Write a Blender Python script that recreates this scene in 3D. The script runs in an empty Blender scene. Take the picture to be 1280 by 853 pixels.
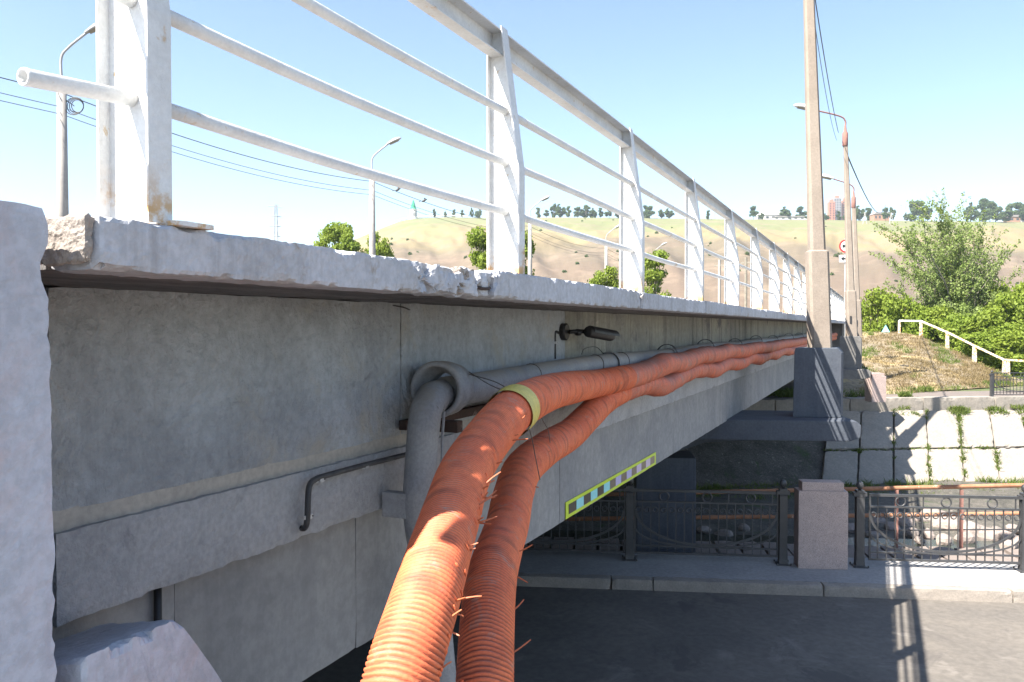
import bpy, math, random
import numpy as np
from mathutils import Vector, Matrix, noise
random.seed(7); rng = np.random.default_rng(7)
sc = bpy.context.scene
COL = sc.collection
rad = math.radians

# ---------------------------------------------------------------- camera, world, sun
EYE = 3.35
YAW, PITCH, FPX = rad(24.2), rad(-1.03), 1024.0
cam = bpy.data.objects.new("camera", bpy.data.cameras.new("camera")); COL.objects.link(cam)
cam.location = (0, 0, EYE); cam.rotation_euler = (rad(90) + PITCH, 0, YAW)
cam.data.sensor_width = 36; cam.data.lens = 36 * FPX / 1280
cam.data.clip_start = 0.05; cam.data.clip_end = 6000
sc.camera = cam

SUN_TRAVEL = Vector((0.398, 0.70, -1.0)).normalized()
w = bpy.data.worlds.new("World"); sc.world = w; w.use_nodes = True
nt = w.node_tree; nt.nodes.clear()
sky = nt.nodes.new("ShaderNodeTexSky"); sky.sky_type = 'NISHITA'; sky.sun_disc = False
sky.sun_elevation = math.asin(-SUN_TRAVEL.z); sky.sun_rotation = math.atan2(-SUN_TRAVEL.x, -SUN_TRAVEL.y)
sky.air_density = 1.0; sky.dust_density = 0.3; sky.ozone_density = 1.2
bg = nt.nodes.new("ShaderNodeBackground"); bg.inputs[1].default_value = 0.070
wo = nt.nodes.new("ShaderNodeOutputWorld")
nt.links.new(sky.outputs[0], bg.inputs[0]); nt.links.new(bg.outputs[0], wo.inputs[0])
sl = bpy.data.lights.new("sun", 'SUN'); sl.energy = 5.0; sl.angle = rad(0.5); sl.color = (1.0, 0.94, 0.85)
so = bpy.data.objects.new("sun", sl); COL.objects.link(so)
so.rotation_euler = SUN_TRAVEL.to_track_quat('-Z', 'Y').to_euler(); so.location = (-10, -20, 30)
sc.view_settings.view_transform = 'Standard'; sc.view_settings.look = 'None'
sc.view_settings.exposure = 1.92; sc.view_settings.gamma = 1.0; sc.view_settings.use_curve_mapping = False

# ---------------------------------------------------------------- survey helpers (metres in the world)
Fv = Vector((-math.sin(YAW) * math.cos(PITCH), math.cos(YAW) * math.cos(PITCH), math.sin(PITCH)))
Rv = Vector((math.cos(YAW), math.sin(YAW), 0)); Uv = Rv.cross(Fv); C0 = Vector((0, 0, EYE))
def ray(u, v): return Fv + Rv * ((u - 640) / FPX) + Uv * ((426.5 - v) / FPX)
def at(u, v, d): return C0 + ray(u, v) * d
def onX(u, v, x): r = ray(u, v); return C0 + r * (x / r.x)
def onZ(u, v, z): r = ray(u, v); return C0 + r * ((z - EYE) / r.z)
def frame(a):
    c, s = math.cos(rad(a)), math.sin(rad(a))
    return lambda p, q, z=0.0: Vector((p * c - q * s, p * s + q * c, z))
ROAD_A, BANK_A = 18.2, 30.2
rf0 = frame(ROAD_A); bf0 = frame(BANK_A)
KR, KB = 1.157, 1.32          # surveyed size of the street and of the far bank against the bridge railing
rf = lambda p, q, z=0.0: C0 + (rf0(p, q, z) - C0)*KR
bf = lambda p, q, z=0.0: C0 + (bf0(p, q, z) - C0)*KB
def zk(z, k): return EYE + (z - EYE)*k

# ---------------------------------------------------------------- mesh builder
class MB:
    def __init__(s): s.v = []; s.f = []; s.smooth = False
    def add(s, vs, fs):
        o = len(s.v); s.v += [tuple(p) for p in vs]; s.f += [tuple(i + o for i in f) for f in fs]; return s
    def box(s, lo, hi, fr=None):
        x0, y0, z0 = lo; x1, y1, z1 = hi
        vs = [(x0,y0,z0),(x1,y0,z0),(x1,y1,z0),(x0,y1,z0),(x0,y0,z1),(x1,y0,z1),(x1,y1,z1),(x0,y1,z1)]
        if fr: vs = [fr(*p) for p in vs]
        return s.add(vs, [(0,3,2,1),(4,5,6,7),(0,1,5,4),(1,2,6,5),(2,3,7,6),(3,0,4,7)])
    def prism(s, poly, axis, a, b, fr=None):
        # poly: 2D points in the two axes left over; extruded along axis from a to b
        n = len(poly); vs = []
        for t in (a, b):
            for (p, q) in poly:
                vs.append({'x': (t, p, q), 'y': (p, t, q), 'z': (p, q, t)}[axis])
        if fr: vs = [fr(*p) for p in vs]
        return s.add(vs, [tuple(range(n))[::-1], tuple(range(n, 2*n))] + [(i, (i+1) % n, n+(i+1) % n, n+i) for i in range(n)])
    def tube(s, path, rad_, seg=8, cap=True, prof=None):
        path = [Vector(p) for p in path]; n = len(path)
        rs = rad_ if hasattr(rad_, '__len__') else [rad_] * n
        tan = [(path[min(i+1, n-1)] - path[max(i-1, 0)]).normalized() for i in range(n)]
        up = Vector((0, 0, 1)) if abs(tan[0].z) < .9 else Vector((1, 0, 0))
        nn = (up - tan[0] * up.dot(tan[0])).normalized(); vs = []
        for i in range(n):
            nn = (nn - tan[i] * nn.dot(tan[i])).normalized(); bb = tan[i].cross(nn)
            for k in range(seg):
                a = 2 * math.pi * k / seg
                r = rs[i] * (prof(i, k) if prof else 1)
                vs.append(path[i] + (nn * math.cos(a) + bb * math.sin(a)) * r)
        fs = [(i*seg+k, i*seg+(k+1) % seg, (i+1)*seg+(k+1) % seg, (i+1)*seg+k) for i in range(n-1) for k in range(seg)]
        if cap: fs += [tuple(range(seg))[::-1], tuple(range((n-1)*seg, n*seg))]
        return s.add(vs, fs)
    def lathe(s, prof, seg=16, mat=None, closed=False):
        # prof: (r, z) pairs turned round z
        vs = []; n = len(prof)
        for (r, z) in prof:
            for k in range(seg):
                a = 2 * math.pi * k / seg; vs.append(Vector((r * math.cos(a), r * math.sin(a), z)))
        if mat: vs = [mat @ p for p in vs]
        m = n if closed else n - 1
        fs = [(i*seg+k, i*seg+(k+1) % seg, ((i+1) % n)*seg+(k+1) % seg, ((i+1) % n)*seg+k) for i in range(m) for k in range(seg)]
        if not closed: fs += [tuple(range(seg))[::-1], tuple(range((n-1)*seg, n*seg))]
        return s.add(vs, fs)
    def torus(s, R, r, seg=16, sub=6, mat=None):
        return s.lathe([(R + r*math.cos(2*math.pi*j/sub), r*math.sin(2*math.pi*j/sub)) for j in range(sub)], seg, mat, True)
    def rough(s, lo, hi, n, chip=.02, amp=.003, f=9, fr=None, seed=0, dmg=None, warp=None):
        idx = {}; vs = []; fs = []; nx, ny, nz = n; L = [hi[a]-lo[a] for a in range(3)]
        sd = Vector((seed*3.7, seed*1.3, seed*5.1))
        def vid(i, j, k):
            key = (i, j, k)
            if key in idx: return idx[key]
            t = (i/nx, j/ny, k/nz); p = [lo[a] + L[a]*t[a] for a in range(3)]
            P = Vector(p) + sd
            d = [min(t[a], 1-t[a]) * L[a] for a in range(3)]; sg = [1 if t[a] < .5 else -1 for a in range(3)]
            mul = dmg(p) if dmg else 1.0
            c = chip * mul * max(0.12, noise.noise(P*f)*1.3 + .35 + .5*noise.noise(P*f*3.1))
            q = list(p)
            for a in range(3):
                for b in range(a+1, 3):
                    e = d[a] + d[b]
                    if e < c: q[a] += sg[a]*(c-e)/2; q[b] += sg[b]*(c-e)/2
            for a in range(3):
                if d[a] == 0:
                    q[a] += sg[a]*amp*mul*((noise.noise(P*f*1.7)*.7 + .5*noise.noise(P*f*5)) if mul < 1.5 else (1.1*abs(noise.noise(P*8)) + .7*noise.noise(P*19) + .35*noise.noise(P*50)))
            if warp: q = warp(q)
            idx[key] = len(vs); vs.append(fr(*q) if fr else tuple(q)); return idx[key]
        for i in range(nx):
            for j in range(ny):
                fs.append((vid(i,j,0), vid(i,j+1,0), vid(i+1,j+1,0), vid(i+1,j,0)))
                fs.append((vid(i,j,nz), vid(i+1,j,nz), vid(i+1,j+1,nz), vid(i,j+1,nz)))
        for i in range(nx):
            for k in range(nz):
                fs.append((vid(i,0,k), vid(i+1,0,k), vid(i+1,0,k+1), vid(i,0,k+1)))
                fs.append((vid(i,ny,k), vid(i,ny,k+1), vid(i+1,ny,k+1), vid(i+1,ny,k)))
        for j in range(ny):
            for k in range(nz):
                fs.append((vid(0,j,k), vid(0,j,k+1), vid(0,j+1,k+1), vid(0,j+1,k)))
                fs.append((vid(nx,j,k), vid(nx,j+1,k), vid(nx,j+1,k+1), vid(nx,j,k+1)))
        return s.add(vs, fs)
    def mesh(s, name, m, smooth=False):
        me = bpy.data.meshes.new(name); me.from_pydata([tuple(p) for p in s.v], [], s.f)
        if m: me.materials.append(m)
        if smooth or s.smooth: me.polygons.foreach_set("use_smooth", [True]*len(me.polygons))
        return me
    def build(s, name, m, parent=None, smooth=False, bevel=0, **props):
        me = s.mesh(name, m, smooth)
        if bevel:
            import bmesh
            bm = bmesh.new(); bm.from_mesh(me)
            bmesh.ops.bevel(bm, geom=list(bm.edges), offset=bevel, segments=2, profile=.6, affect='EDGES', clamp_overlap=True)
            bm.to_mesh(me); bm.free()
        return link(name, me, parent, **props)
WOFF = {}
def link(name, me, parent=None, **props):
    o = bpy.data.objects.new(name, me); COL.objects.link(o)
    if parent:
        o.parent = parent; off = WOFF.get(parent.name)
        if off is not None: o.location = -off
    for k, v_ in props.items(): o[k] = v_
    return o
def thing(name, label, cat, loc=(0,0,0), group=None, rz=0, proto=False):
    o = bpy.data.objects.new(name, None); COL.objects.link(o); o.empty_display_size = .2
    o.location = loc; o.rotation_euler.z = rz; o['label'] = label; o['category'] = cat
    if group: o['group'] = group
    if not proto: WOFF[o.name] = Vector(loc)
    return o
def tag(o, label, cat, group=None):
    o['label'] = label; o['category'] = cat
    if group: o['group'] = group
    return o
KIDS = {}
def copy_tree(o, parent=None):
    c = o.copy(); COL.objects.link(c)
    if parent: c.parent = parent
    for ch in [x for x in COL.objects if x.parent == o] if o.name not in KIDS else KIDS[o.name]:
        copy_tree(ch, c)
    return c
def freeze(o):      # remember children so copying stays quick
    ks = list(o.children); KIDS[o.name] = ks
    for k in ks: freeze(k)
def crv(pts, per=8):
    pts = [Vector(p) for p in pts]; P = [pts[0]*2-pts[1]] + pts + [pts[-1]*2-pts[-2]]; out = []
    for i in range(1, len(P)-2):
        for k in range(per):
            t = k/per; a, b, c, d = P[i-1], P[i], P[i+1], P[i+2]
            out.append(.5*((2*b) + (c-a)*t + (2*a-5*b+4*c-d)*t*t + (3*b-a-3*c+d)*t**3))
    out.append(pts[-1]); return out
def resample(path, step):
    out = [path[0].copy()]; acc = 0
    for i in range(1, len(path)):
        a, b = path[i-1], path[i]; L = (b-a).length
        if L == 0: continue
        pos = step - acc
        while pos <= L: out.append(a.lerp(b, pos/L)); pos += step
        acc = L - (pos - step)
    return out
def interp(x, pts):
    return float(np.interp(x, [p[0] for p in pts], [p[1] for p in pts]))

# ---------------------------------------------------------------- materials
def mat(name, c1, c2=None, scale=4, rough=.85, bump=.25, bs=60, metal=0, spots=None, streak=None, fine=.12, stretch=(1,1,1), up=None, spec=.4, lumps=0, foot=None):
    m = bpy.data.materials.new(name); m.use_nodes = True; t = m.node_tree; N = t.nodes; L = t.links
    b = N["Principled BSDF"]; b.inputs["Roughness"].default_value = rough; b.inputs["Metallic"].default_value = metal
    b.inputs["Specular IOR Level"].default_value = spec
    g = N.new("ShaderNodeNewGeometry"); mp = N.new("ShaderNodeMapping"); mp.inputs["Scale"].default_value = stretch
    L.new(g.outputs["Position"], mp.inputs[0]); P = mp.outputs[0]
    def nz(s, det=6, r=.6, src=P, dist=0):
        n = N.new("ShaderNodeTexNoise"); n.inputs["Scale"].default_value = s; n.inputs["Detail"].default_value = det
        n.inputs["Roughness"].default_value = r; n.inputs["Distortion"].default_value = dist; L.new(src, n.inputs[0]); return n.outputs["Fac"]
    def ramp(src, lo, hi):
        r = N.new("ShaderNodeMapRange"); r.interpolation_type = 'SMOOTHSTEP'
        r.inputs[1].default_value = lo; r.inputs[2].default_value = hi; L.new(src, r.inputs[0]); return r.outputs[0]
    def mix(fac, A, B, mode='MIX'):
        x = N.new("ShaderNodeMix"); x.data_type = 'RGBA'; x.blend_type = mode
        if hasattr(fac, 'links'): L.new(fac, x.inputs[0])
        else: x.inputs[0].default_value = fac
        for s_, i in ((A, 6), (B, 7)):
            if hasattr(s_, 'links'): L.new(s_, x.inputs[i])
            else: x.inputs[i].default_value = (*s_, 1)
        return x.outputs[2]
    c2 = c2 or tuple(c*.8 for c in c1)
    col = mix(ramp(nz(scale, 7, .62, dist=.4), .35, .65), c1, c2)
    if fine:
        col = mix(ramp(nz(scale*14, 4), .3, .7), col, mix(1.0, col, (1-fine*1.6,)*3, 'MULTIPLY'))
    if streak:      # (colour, amount, horizontal frequency): rain streaks, stretched down the face
        ms = N.new("ShaderNodeMapping"); f_ = streak[2]; ms.inputs["Scale"].default_value = (f_, f_, f_*.07); L.new(g.outputs["Position"], ms.inputs[0])
        a = ramp(nz(1, 5, .7, ms.outputs[0]), .48, .72); am = N.new("ShaderNodeMath"); am.operation = 'MULTIPLY'; L.new(a, am.inputs[0]); am.inputs[1].default_value = streak[1]
        col = mix(am.outputs[0], col, streak[0])
    for sp in (spots or []):   # (colour, scale, lo, hi)
        col = mix(ramp(nz(sp[1], 8, .68, dist=.6), sp[2], sp[3]), col, sp[0])
    if foot:        # rust gathered at the foot (z from foot[1] down to foot[2])
        sz = N.new('ShaderNodeSeparateXYZ'); L.new(g.outputs['Position'], sz.inputs[0])
        fa = ramp(sz.outputs[2], foot[1], foot[2]); fm = N.new('ShaderNodeMath'); fm.operation = 'MULTIPLY'; L.new(fa, fm.inputs[0]); L.new(ramp(nz(11, 6, .7), .42, .58), fm.inputs[1])
        col = mix(fm.outputs[0], col, foot[0])
    if up:          # dust lying on upward faces
        sx = N.new("ShaderNodeSeparateXYZ"); L.new(g.outputs["Normal"], sx.inputs[0])
        a = ramp(sx.outputs[2], up[1], 1.0); q = N.new("ShaderNodeMath"); q.operation = 'MULTIPLY'; L.new(a, q.inputs[0])
        L.new(ramp(nz(up[3] if len(up) > 3 else 7, 6, .7), .3, .62), q.inputs[1]); q2 = N.new("ShaderNodeMath"); q2.operation = 'MULTIPLY'; L.new(q.outputs[0], q2.inputs[0]); q2.inputs[1].default_value = up[2]
        col = mix(q2.outputs[0], col, up[0])
    L.new(col, b.inputs["Base Color"])
    if bump:
        bp = N.new("ShaderNodeBump"); bp.inputs["Strength"].default_value = bump; bp.inputs["Distance"].default_value = .6/bs
        h = nz(bs, 6, .65)
        if lumps:
            ad = N.new("ShaderNodeMath"); ad.operation = 'MULTIPLY_ADD'; L.new(nz(bs*.12, 4, .6, dist=.8), ad.inputs[0]); ad.inputs[1].default_value = lumps; L.new(h, ad.inputs[2]); h = ad.outputs[0]
        L.new(h, bp.inputs["Height"]); L.new(bp.outputs[0], b.inputs["Normal"])
    return m
def leafmat(name, c1, c2, scale=.6):
    m = mat(name, c1, c2, scale=scale, rough=.6, bump=0, fine=.25, spec=.3)
    t = m.node_tree; b = t.nodes["Principled BSDF"]; o = [n for n in t.nodes if n.type == 'OUTPUT_MATERIAL'][0]
    tr = t.nodes.new("ShaderNodeBsdfTranslucent"); mx = t.nodes.new("ShaderNodeMixShader"); mx.inputs[0].default_value = .45
    src = b.inputs["Base Color"].links[0].from_socket
    t.links.new(src, tr.inputs[0]); t.links.new(b.outputs[0], mx.inputs[1]); t.links.new(tr.outputs[0], mx.inputs[2]); t.links.new(mx.outputs[0], o.inputs[0])
    return m
M = {}
M['slab'] = mat('painted_slab', (.52,.53,.57), (.44,.445,.47), 3, spots=[((.30,.26,.22), 5, .60, .72), ((.5,.5,.5), 30, .68, .74)], streak=((.27,.26,.26), .5, 14), bump=.5, bs=45, lumps=1)
M['wing'] = mat('painted_wing', (.50,.525,.585), (.46,.47,.52), 2.5, spots=[((.52,.40,.39), 1.6, .56, .75), ((.55,.53,.5), 26, .72, .75)], bump=.5, bs=70, lumps=1.2)
M['wall'] = mat('stained_wall', (.50,.535,.565), (.385,.405,.425), 1.9, spots=[((.43,.415,.375), 2.2, .52, .70), ((.23,.24,.25), 5, .58, .76), ((.55,.53,.5), 22, .74, .78), ((.10,.10,.10), 1.1, .66, .8)], streak=((.22,.23,.24), .25, 9), bump=1.0, bs=22, lumps=2.5)
M['wallfar'] = mat('bounce_tinted_wall', (.45,.435,.37), (.33,.325,.29), 1.2, spots=[((.16,.16,.17), 2.0, .55, .68), ((.50,.48,.40), 14, .70, .78)], streak=((.12,.115,.11), .75, 6), bump=1.0, bs=22, lumps=2.5)  # warm bounced light tinted into the base colour; dark streaks are stains
M['joint'] = mat('smooth_mortar', (.48,.45,.40), (.42,.40,.36), 3, bump=.2, bs=80)
M['flange'] = mat('flange_concrete', (.46,.46,.47), (.37,.375,.385), 3, spots=[((.25,.255,.265), 5, .60, .75), ((.42,.40,.36), 9, .66, .76)], bump=.7, bs=30, lumps=2.0)
M['web'] = mat('girder_web', (.34,.335,.33), (.27,.27,.275), 1.4, spots=[((.18,.185,.2), 3.5, .62, .8), ((.46,.42,.35), 4, .66, .8)], streak=((.19,.19,.2), .45, 5), bump=.35, bs=60, lumps=1)
M['bare'] = mat('bare_concrete', (.40,.35,.31), (.31,.27,.24), 6, spots=[((.2,.17,.14), 22, .62, .7)], bump=.9, bs=60, lumps=1.5)
M['pier'] = mat('pier_paint', (.085,.098,.12), (.068,.078,.10), 2.2, streak=((.10,.11,.13), .5, 9), spots=[((.26,.26,.27), 18, .7, .78)], bump=.4, bs=50)
M['pier_worn'] = mat('pier_worn', (.20,.19,.18), (.14,.135,.13), 2.5, streak=((.12,.115,.11), .5, 7), bump=.4, bs=50)
M['pole'] = mat('pole_concrete', (.30,.25,.205), (.26,.215,.175), 3, spots=[((.3,.25,.2), 12, .62, .75)], bump=.3, bs=60)
M['white'] = mat('white_paint', (.74,.745,.74), (.64,.64,.63), 5, rough=.5, spots=[((.50,.32,.15), 9, .60, .74), ((.50,.36,.2), 26, .63, .72)], bump=.4, bs=50, fine=.06, foot=((.52,.30,.10), 3.74, 3.57))
M['whitedull'] = mat('dull_white_paint', (.60,.61,.62), (.48,.48,.48), 6, rough=.55, spots=[((.42,.30,.18), 16, .68, .8)], bump=.3, bs=50)
M['rust'] = mat('rust', (.085,.05,.04), (.06,.042,.036), 14, spots=[((.25,.2,.17), 9, .55, .7)], bump=.6, bs=60)
M['rustpipe'] = mat('rusty_pipe', (.42,.21,.12), (.32,.15,.08), 5, spots=[((.5,.4,.33), 8, .6, .7)], bump=.3, bs=50)
M['greypipe'] = mat('grey_pipe_paint', (.36,.36,.365), (.28,.29,.31), 5, rough=.6, spots=[((.40,.38,.35), 12, .62, .72), ((.13,.09,.07), 9, .68, .78)], up=((.36,.31,.25), .1, .8), bump=.3, bs=70)
M['orange'] = mat('orange_plastic', (.84,.21,.085), (.74,.165,.07), 8, rough=.6, spots=[((.48,.27,.20), 11, .56, .74), ((.55,.45,.40), 30, .68, .76)], up=((.34,.24,.20), .75, .5, 9), bump=.3, bs=120, fine=.1, stretch=(1,1,1))
M['orangefar'] = mat('orange_plastic_dusty', (.76,.18,.085), (.62,.145,.072), 4, rough=.6, spots=[((.27,.20,.18), 5, .54, .72)], up=((.29,.23,.21), .3, .6, 4), bump=.6, bs=60, fine=.15)
for nm_, dc in (('orange', (.20,.055,.035)), ('orangefar', (.27,.13,.10))):      # groove shade painted into the colour, mixed with scuff rings and dust
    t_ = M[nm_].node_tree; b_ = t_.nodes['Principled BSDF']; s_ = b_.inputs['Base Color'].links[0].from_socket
    an = t_.nodes.new('ShaderNodeAttribute'); an.attribute_name = 'groove_shade_scuff'; mu = t_.nodes.new('ShaderNodeMath'); mu.operation = 'MULTIPLY'; mu.inputs[1].default_value = .8; t_.links.new(an.outputs['Fac'], mu.inputs[0])
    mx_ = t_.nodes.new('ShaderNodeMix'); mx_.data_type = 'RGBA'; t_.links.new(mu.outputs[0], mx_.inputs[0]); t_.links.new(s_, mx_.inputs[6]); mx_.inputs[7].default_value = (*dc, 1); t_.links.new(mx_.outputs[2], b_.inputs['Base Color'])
M['strand'] = mat('orange_strand', (.58,.17,.07), (.46,.13,.06), 20, rough=.5, bump=0)
M['yellow'] = mat('yellow_tape', (.70,.56,.13), (.60,.49,.13), 9, rough=.5, spots=[((.35,.32,.2), 14, .6, .75)], bump=.3, bs=70)
M['black'] = mat('black_plastic', (.018,.018,.02), (.03,.03,.032), 12, rough=.45, bump=.1)
M['conduit'] = mat('dark_conduit', (.055,.055,.058), (.09,.088,.085), 12, rough=.5, bump=.3, bs=90)
M['steel'] = mat('zinc_steel', (.62,.63,.64), (.5,.5,.5), 12, rough=.4, metal=.4, bump=.1)
M['wire'] = mat('tie_wire', (.09,.075,.07), (.14,.11,.09), 30, rough=.6, bump=0)
M['lensglass'] = mat('lens_glass', (.75,.76,.78), (.6,.6,.62), 20, rough=.15, bump=0)
M['sign_y'] = mat('sign_yellow', (.62,.80,.03), (.58,.74,.03), 4, rough=.35, bump=.05)
M['sign_c'] = mat('sign_cyan', (.32,.80,.84), (.28,.72,.80), 10, rough=.3, bump=0)
M['sign_l'] = mat('sign_lavender_sheen', (.52,.50,.82), (.48,.46,.72), 10, rough=.3, bump=0)
M['sign_p'] = mat('sign_pale_sheen', (.66,.56,.76), (.6,.5,.7), 10, rough=.3, bump=0)
M['sign_k'] = mat('sign_black', (.02,.022,.022), (.03,.03,.03), 10, rough=.3, bump=0)
M['sign_b'] = mat('sign_brown_sheen', (.20,.165,.13), (.16,.13,.10), 10, rough=.3, bump=0)
M['asphalt'] = mat('asphalt', (.165,.147,.127), (.135,.122,.108), .8, rough=.8, spots=[((.20,.18,.16), 1.3, .56, .70), ((.10,.09,.082), .7, .58, .64), ((.26,.24,.21), 40, .70, .76), ((.07,.065,.06), 7, .70, .76)], bump=.5, bs=160, fine=.13)
M['walk'] = mat('sidewalk_concrete', (.36,.345,.335), (.31,.30,.295), 1.3, bump=.2, bs=90)
M['kerb'] = mat('kerb_stone', (.33,.29,.25), (.27,.24,.21), 3, spots=[((.45,.42,.38), 6, .62, .75)], bump=.4, bs=80)
M['iron'] = mat('grey_iron', (.055,.055,.058), (.042,.043,.046), 6, rough=.42, spec=.6, bump=.2, bs=60)
def granite():
    m = mat('granite', (.52,.40,.36), (.46,.36,.325), 8, rough=.55, spots=[((.16,.13,.125), 110, .54, .60), ((.70,.60,.56), 90, .60, .66)], bump=.1, bs=100, fine=.1); return m
M['granite'] = granite()
M['tile'] = mat('terrace_slab', (.25,.205,.18), (.21,.175,.155), 2, spots=[((.2,.17,.15), 5, .62, .75)], bump=.3, bs=60)
M['bank'] = mat('bank_slab', (.31,.275,.235), (.265,.24,.21), .9, spots=[((.22,.21,.19), 1.6, .62, .8), ((.36,.33,.29), 9, .62, .75)], streak=((.18,.17,.15), .4, 3), bump=.5, bs=40, lumps=1)
M['bed'] = mat('stream_gravel', (.15,.135,.115), (.09,.085,.07), 1.5, spots=[((.25,.22,.19), 8, .58, .68), ((.05,.08,.025), 1.2, .55, .7)], bump=.9, bs=9, fine=.3)
M['rock'] = mat('boulder', (.33,.27,.24), (.22,.19,.17), 1.6, spots=[((.42,.38,.35), 3, .58, .7)], bump=.6, bs=18)
M['soil'] = mat('dry_ground', (.22,.185,.13), (.13,.14,.06), .25, spots=[((.07,.10,.03), .6, .52, .62)], bump=.6, bs=10, fine=.3)
M['mound'] = mat('dry_mound', (.33,.25,.155), (.25,.205,.14), .35, spots=[((.40,.33,.25), 1.1, .60, .68), ((.12,.14,.05), 2.2, .62, .70), ((.36,.27,.13), .5, .5, .62)], bump=.9, bs=8, fine=.3)
M['path'] = mat('path_asphalt', (.19,.155,.135), (.16,.135,.12), 1, bump=.4, bs=60)
M['grass'] = leafmat('grass', (.12,.19,.03), (.20,.24,.06), 2)
M['drygrass'] = leafmat('dry_grass', (.34,.26,.13), (.26,.2,.10), 1)
M['twig'] = mat('dry_twig', (.33,.24,.13), (.25,.18,.1), 20, bump=0)
M['leafA'] = leafmat('poplar_leaves', (.25,.34,.085), (.33,.41,.14), 1.0)
M['leafB'] = leafmat('bush_leaves', (.23,.32,.04), (.30,.38,.055), .6)
M['leafC'] = leafmat('ridge_leaves', (.09,.15,.05), (.14,.20,.07), .05)
M['bark'] = mat('bark', (.30,.27,.22), (.2,.18,.15), 6, bump=.5, bs=20)
M['lampgrey'] = mat('lamp_metal', (.42,.42,.42), (.36,.36,.37), 5, rough=.5, bump=.05)
M['lampwhite'] = mat('lamp_white', (.78,.78,.76), (.7,.7,.69), 5, rough=.4, bump=.02)
M['lampglass'] = mat('lamp_glass', (.30,.29,.25), (.25,.24,.2), 10, rough=.25, bump=0)
M['leftpole'] = mat('left_pole', (.40,.37,.34), (.33,.31,.29), 4, bump=.3, bs=40)
M['rustdark'] = mat('rusty_cap', (.30,.15,.12), (.22,.12,.10), 8, bump=.3, bs=40)
M['signred'] = mat('sign_red', (.62,.04,.04), (.55,.04,.04), 4, rough=.4, bump=0)
M['signwhite'] = mat('sign_white', (.80,.80,.80), (.75,.75,.75), 4, rough=.4, bump=0)
M['chapel'] = mat('chapel_wall', (.75,.74,.72), (.68,.67,.65), .3, bump=0)
M['green'] = mat('green_roof', (.03,.30,.17), (.03,.25,.14), .3, bump=0)
M['brick'] = mat('tower_brick', (.48,.20,.13), (.42,.17,.11), .2, bump=0)
M['towergrey'] = mat('tower_grey', (.30,.29,.30), (.26,.25,.26), .2, bump=0)
M['house'] = mat('house_wall', (.55,.53,.50), (.5,.48,.45), .3, bump=0)
M['housebrown'] = mat('house_brick', (.38,.22,.15), (.33,.19,.13), .3, bump=0)
M['roof'] = mat('roof_grey', (.30,.27,.26), (.25,.23,.22), .3, bump=0)
M['pane'] = mat('window_pane', (.05,.06,.07), (.04,.05,.06), 1, rough=.15, bump=0)
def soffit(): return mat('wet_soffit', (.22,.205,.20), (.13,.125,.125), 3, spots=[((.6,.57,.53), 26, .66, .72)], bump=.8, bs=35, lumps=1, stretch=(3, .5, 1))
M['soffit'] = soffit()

# ================================================================ SETTING
def sheet(name, pts, m, z=None, kind='structure'):
    mb = MB(); mb.add(pts, [tuple(range(len(pts)))]); return mb.build(name, m, kind=kind)
G = 900
t_ = M['asphalt'].node_tree; b_ = t_.nodes['Principled BSDF']; s_ = b_.inputs['Base Color'].links[0].from_socket
g_n = t_.nodes.new('ShaderNodeNewGeometry'); nz_ = t_.nodes.new('ShaderNodeTexNoise'); nz_.inputs['Scale'].default_value = 2.5; nz_.inputs['Detail'].default_value = 5; t_.links.new(g_n.outputs['Position'], nz_.inputs[0])
ad_ = t_.nodes.new('ShaderNodeVectorMath'); ad_.operation = 'MULTIPLY_ADD'; t_.links.new(nz_.outputs['Color'], ad_.inputs[0]); ad_.inputs[1].default_value = (.7,.7,.7); t_.links.new(g_n.outputs['Position'], ad_.inputs[2])
vo_ = t_.nodes.new('ShaderNodeTexVoronoi'); vo_.feature = 'DISTANCE_TO_EDGE'; vo_.inputs['Scale'].default_value = .38; t_.links.new(ad_.outputs[0], vo_.inputs['Vector'])
mr_ = t_.nodes.new('ShaderNodeMapRange'); mr_.inputs[1].default_value = .002; mr_.inputs[2].default_value = .007; mr_.inputs[3].default_value = .22; mr_.inputs[4].default_value = 0; t_.links.new(vo_.outputs['Distance'], mr_.inputs[0])
mx_ = t_.nodes.new('ShaderNodeMix'); mx_.data_type = 'RGBA'; t_.links.new(mr_.outputs[0], mx_.inputs[0]); t_.links.new(s_, mx_.inputs[6]); mx_.inputs[7].default_value = (.06,.055,.05,1); t_.links.new(mx_.outputs[2], b_.inputs['Base Color'])
sheet('road', [rf(-G,-60,0), rf(G,-60,0), rf(G,10.45,0), rf(-G,10.45,0)], M['asphalt'])
sheet('near_ground', [rf(-G,-G,-.03), rf(G,-G,-.03), rf(G,-59,-.03), rf(-G,-59,-.03)], M['soil'])
sw = MB(); sw.box((-150,10.62,-.4), (150,11.78,.13), rf); sidewalk = sw.build('sidewalk', M['walk'], kind='structure')
joints = [-60 + 2.4*i for i in range(0)] 
ks = [.17 - 2.4*k for k in range(6, 0, -1)] + [.17, .7, 2.79, 5.01, 7.4, 9.8]
for a, b in zip(ks[:-1], ks[1:]):
    k = MB(); n = max(6, int((b-a)/.06)); k.rough((a+.006, 10.45, -.1), (b-.006, 10.615, .135), (3, n, 6) if False else (n, 3, 6), chip=.022, amp=.003, f=7, fr=rf, seed=a)
    k.build('kerb_stone', M['kerb'], sidewalk)
for a, b in ((-150, ks[0]), (ks[-1], 150)):
    MB().box((a, 10.45, -.1), (b-.006, 10.615, .132), rf).build('kerb_run', M['kerb'], sidewalk)
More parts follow.
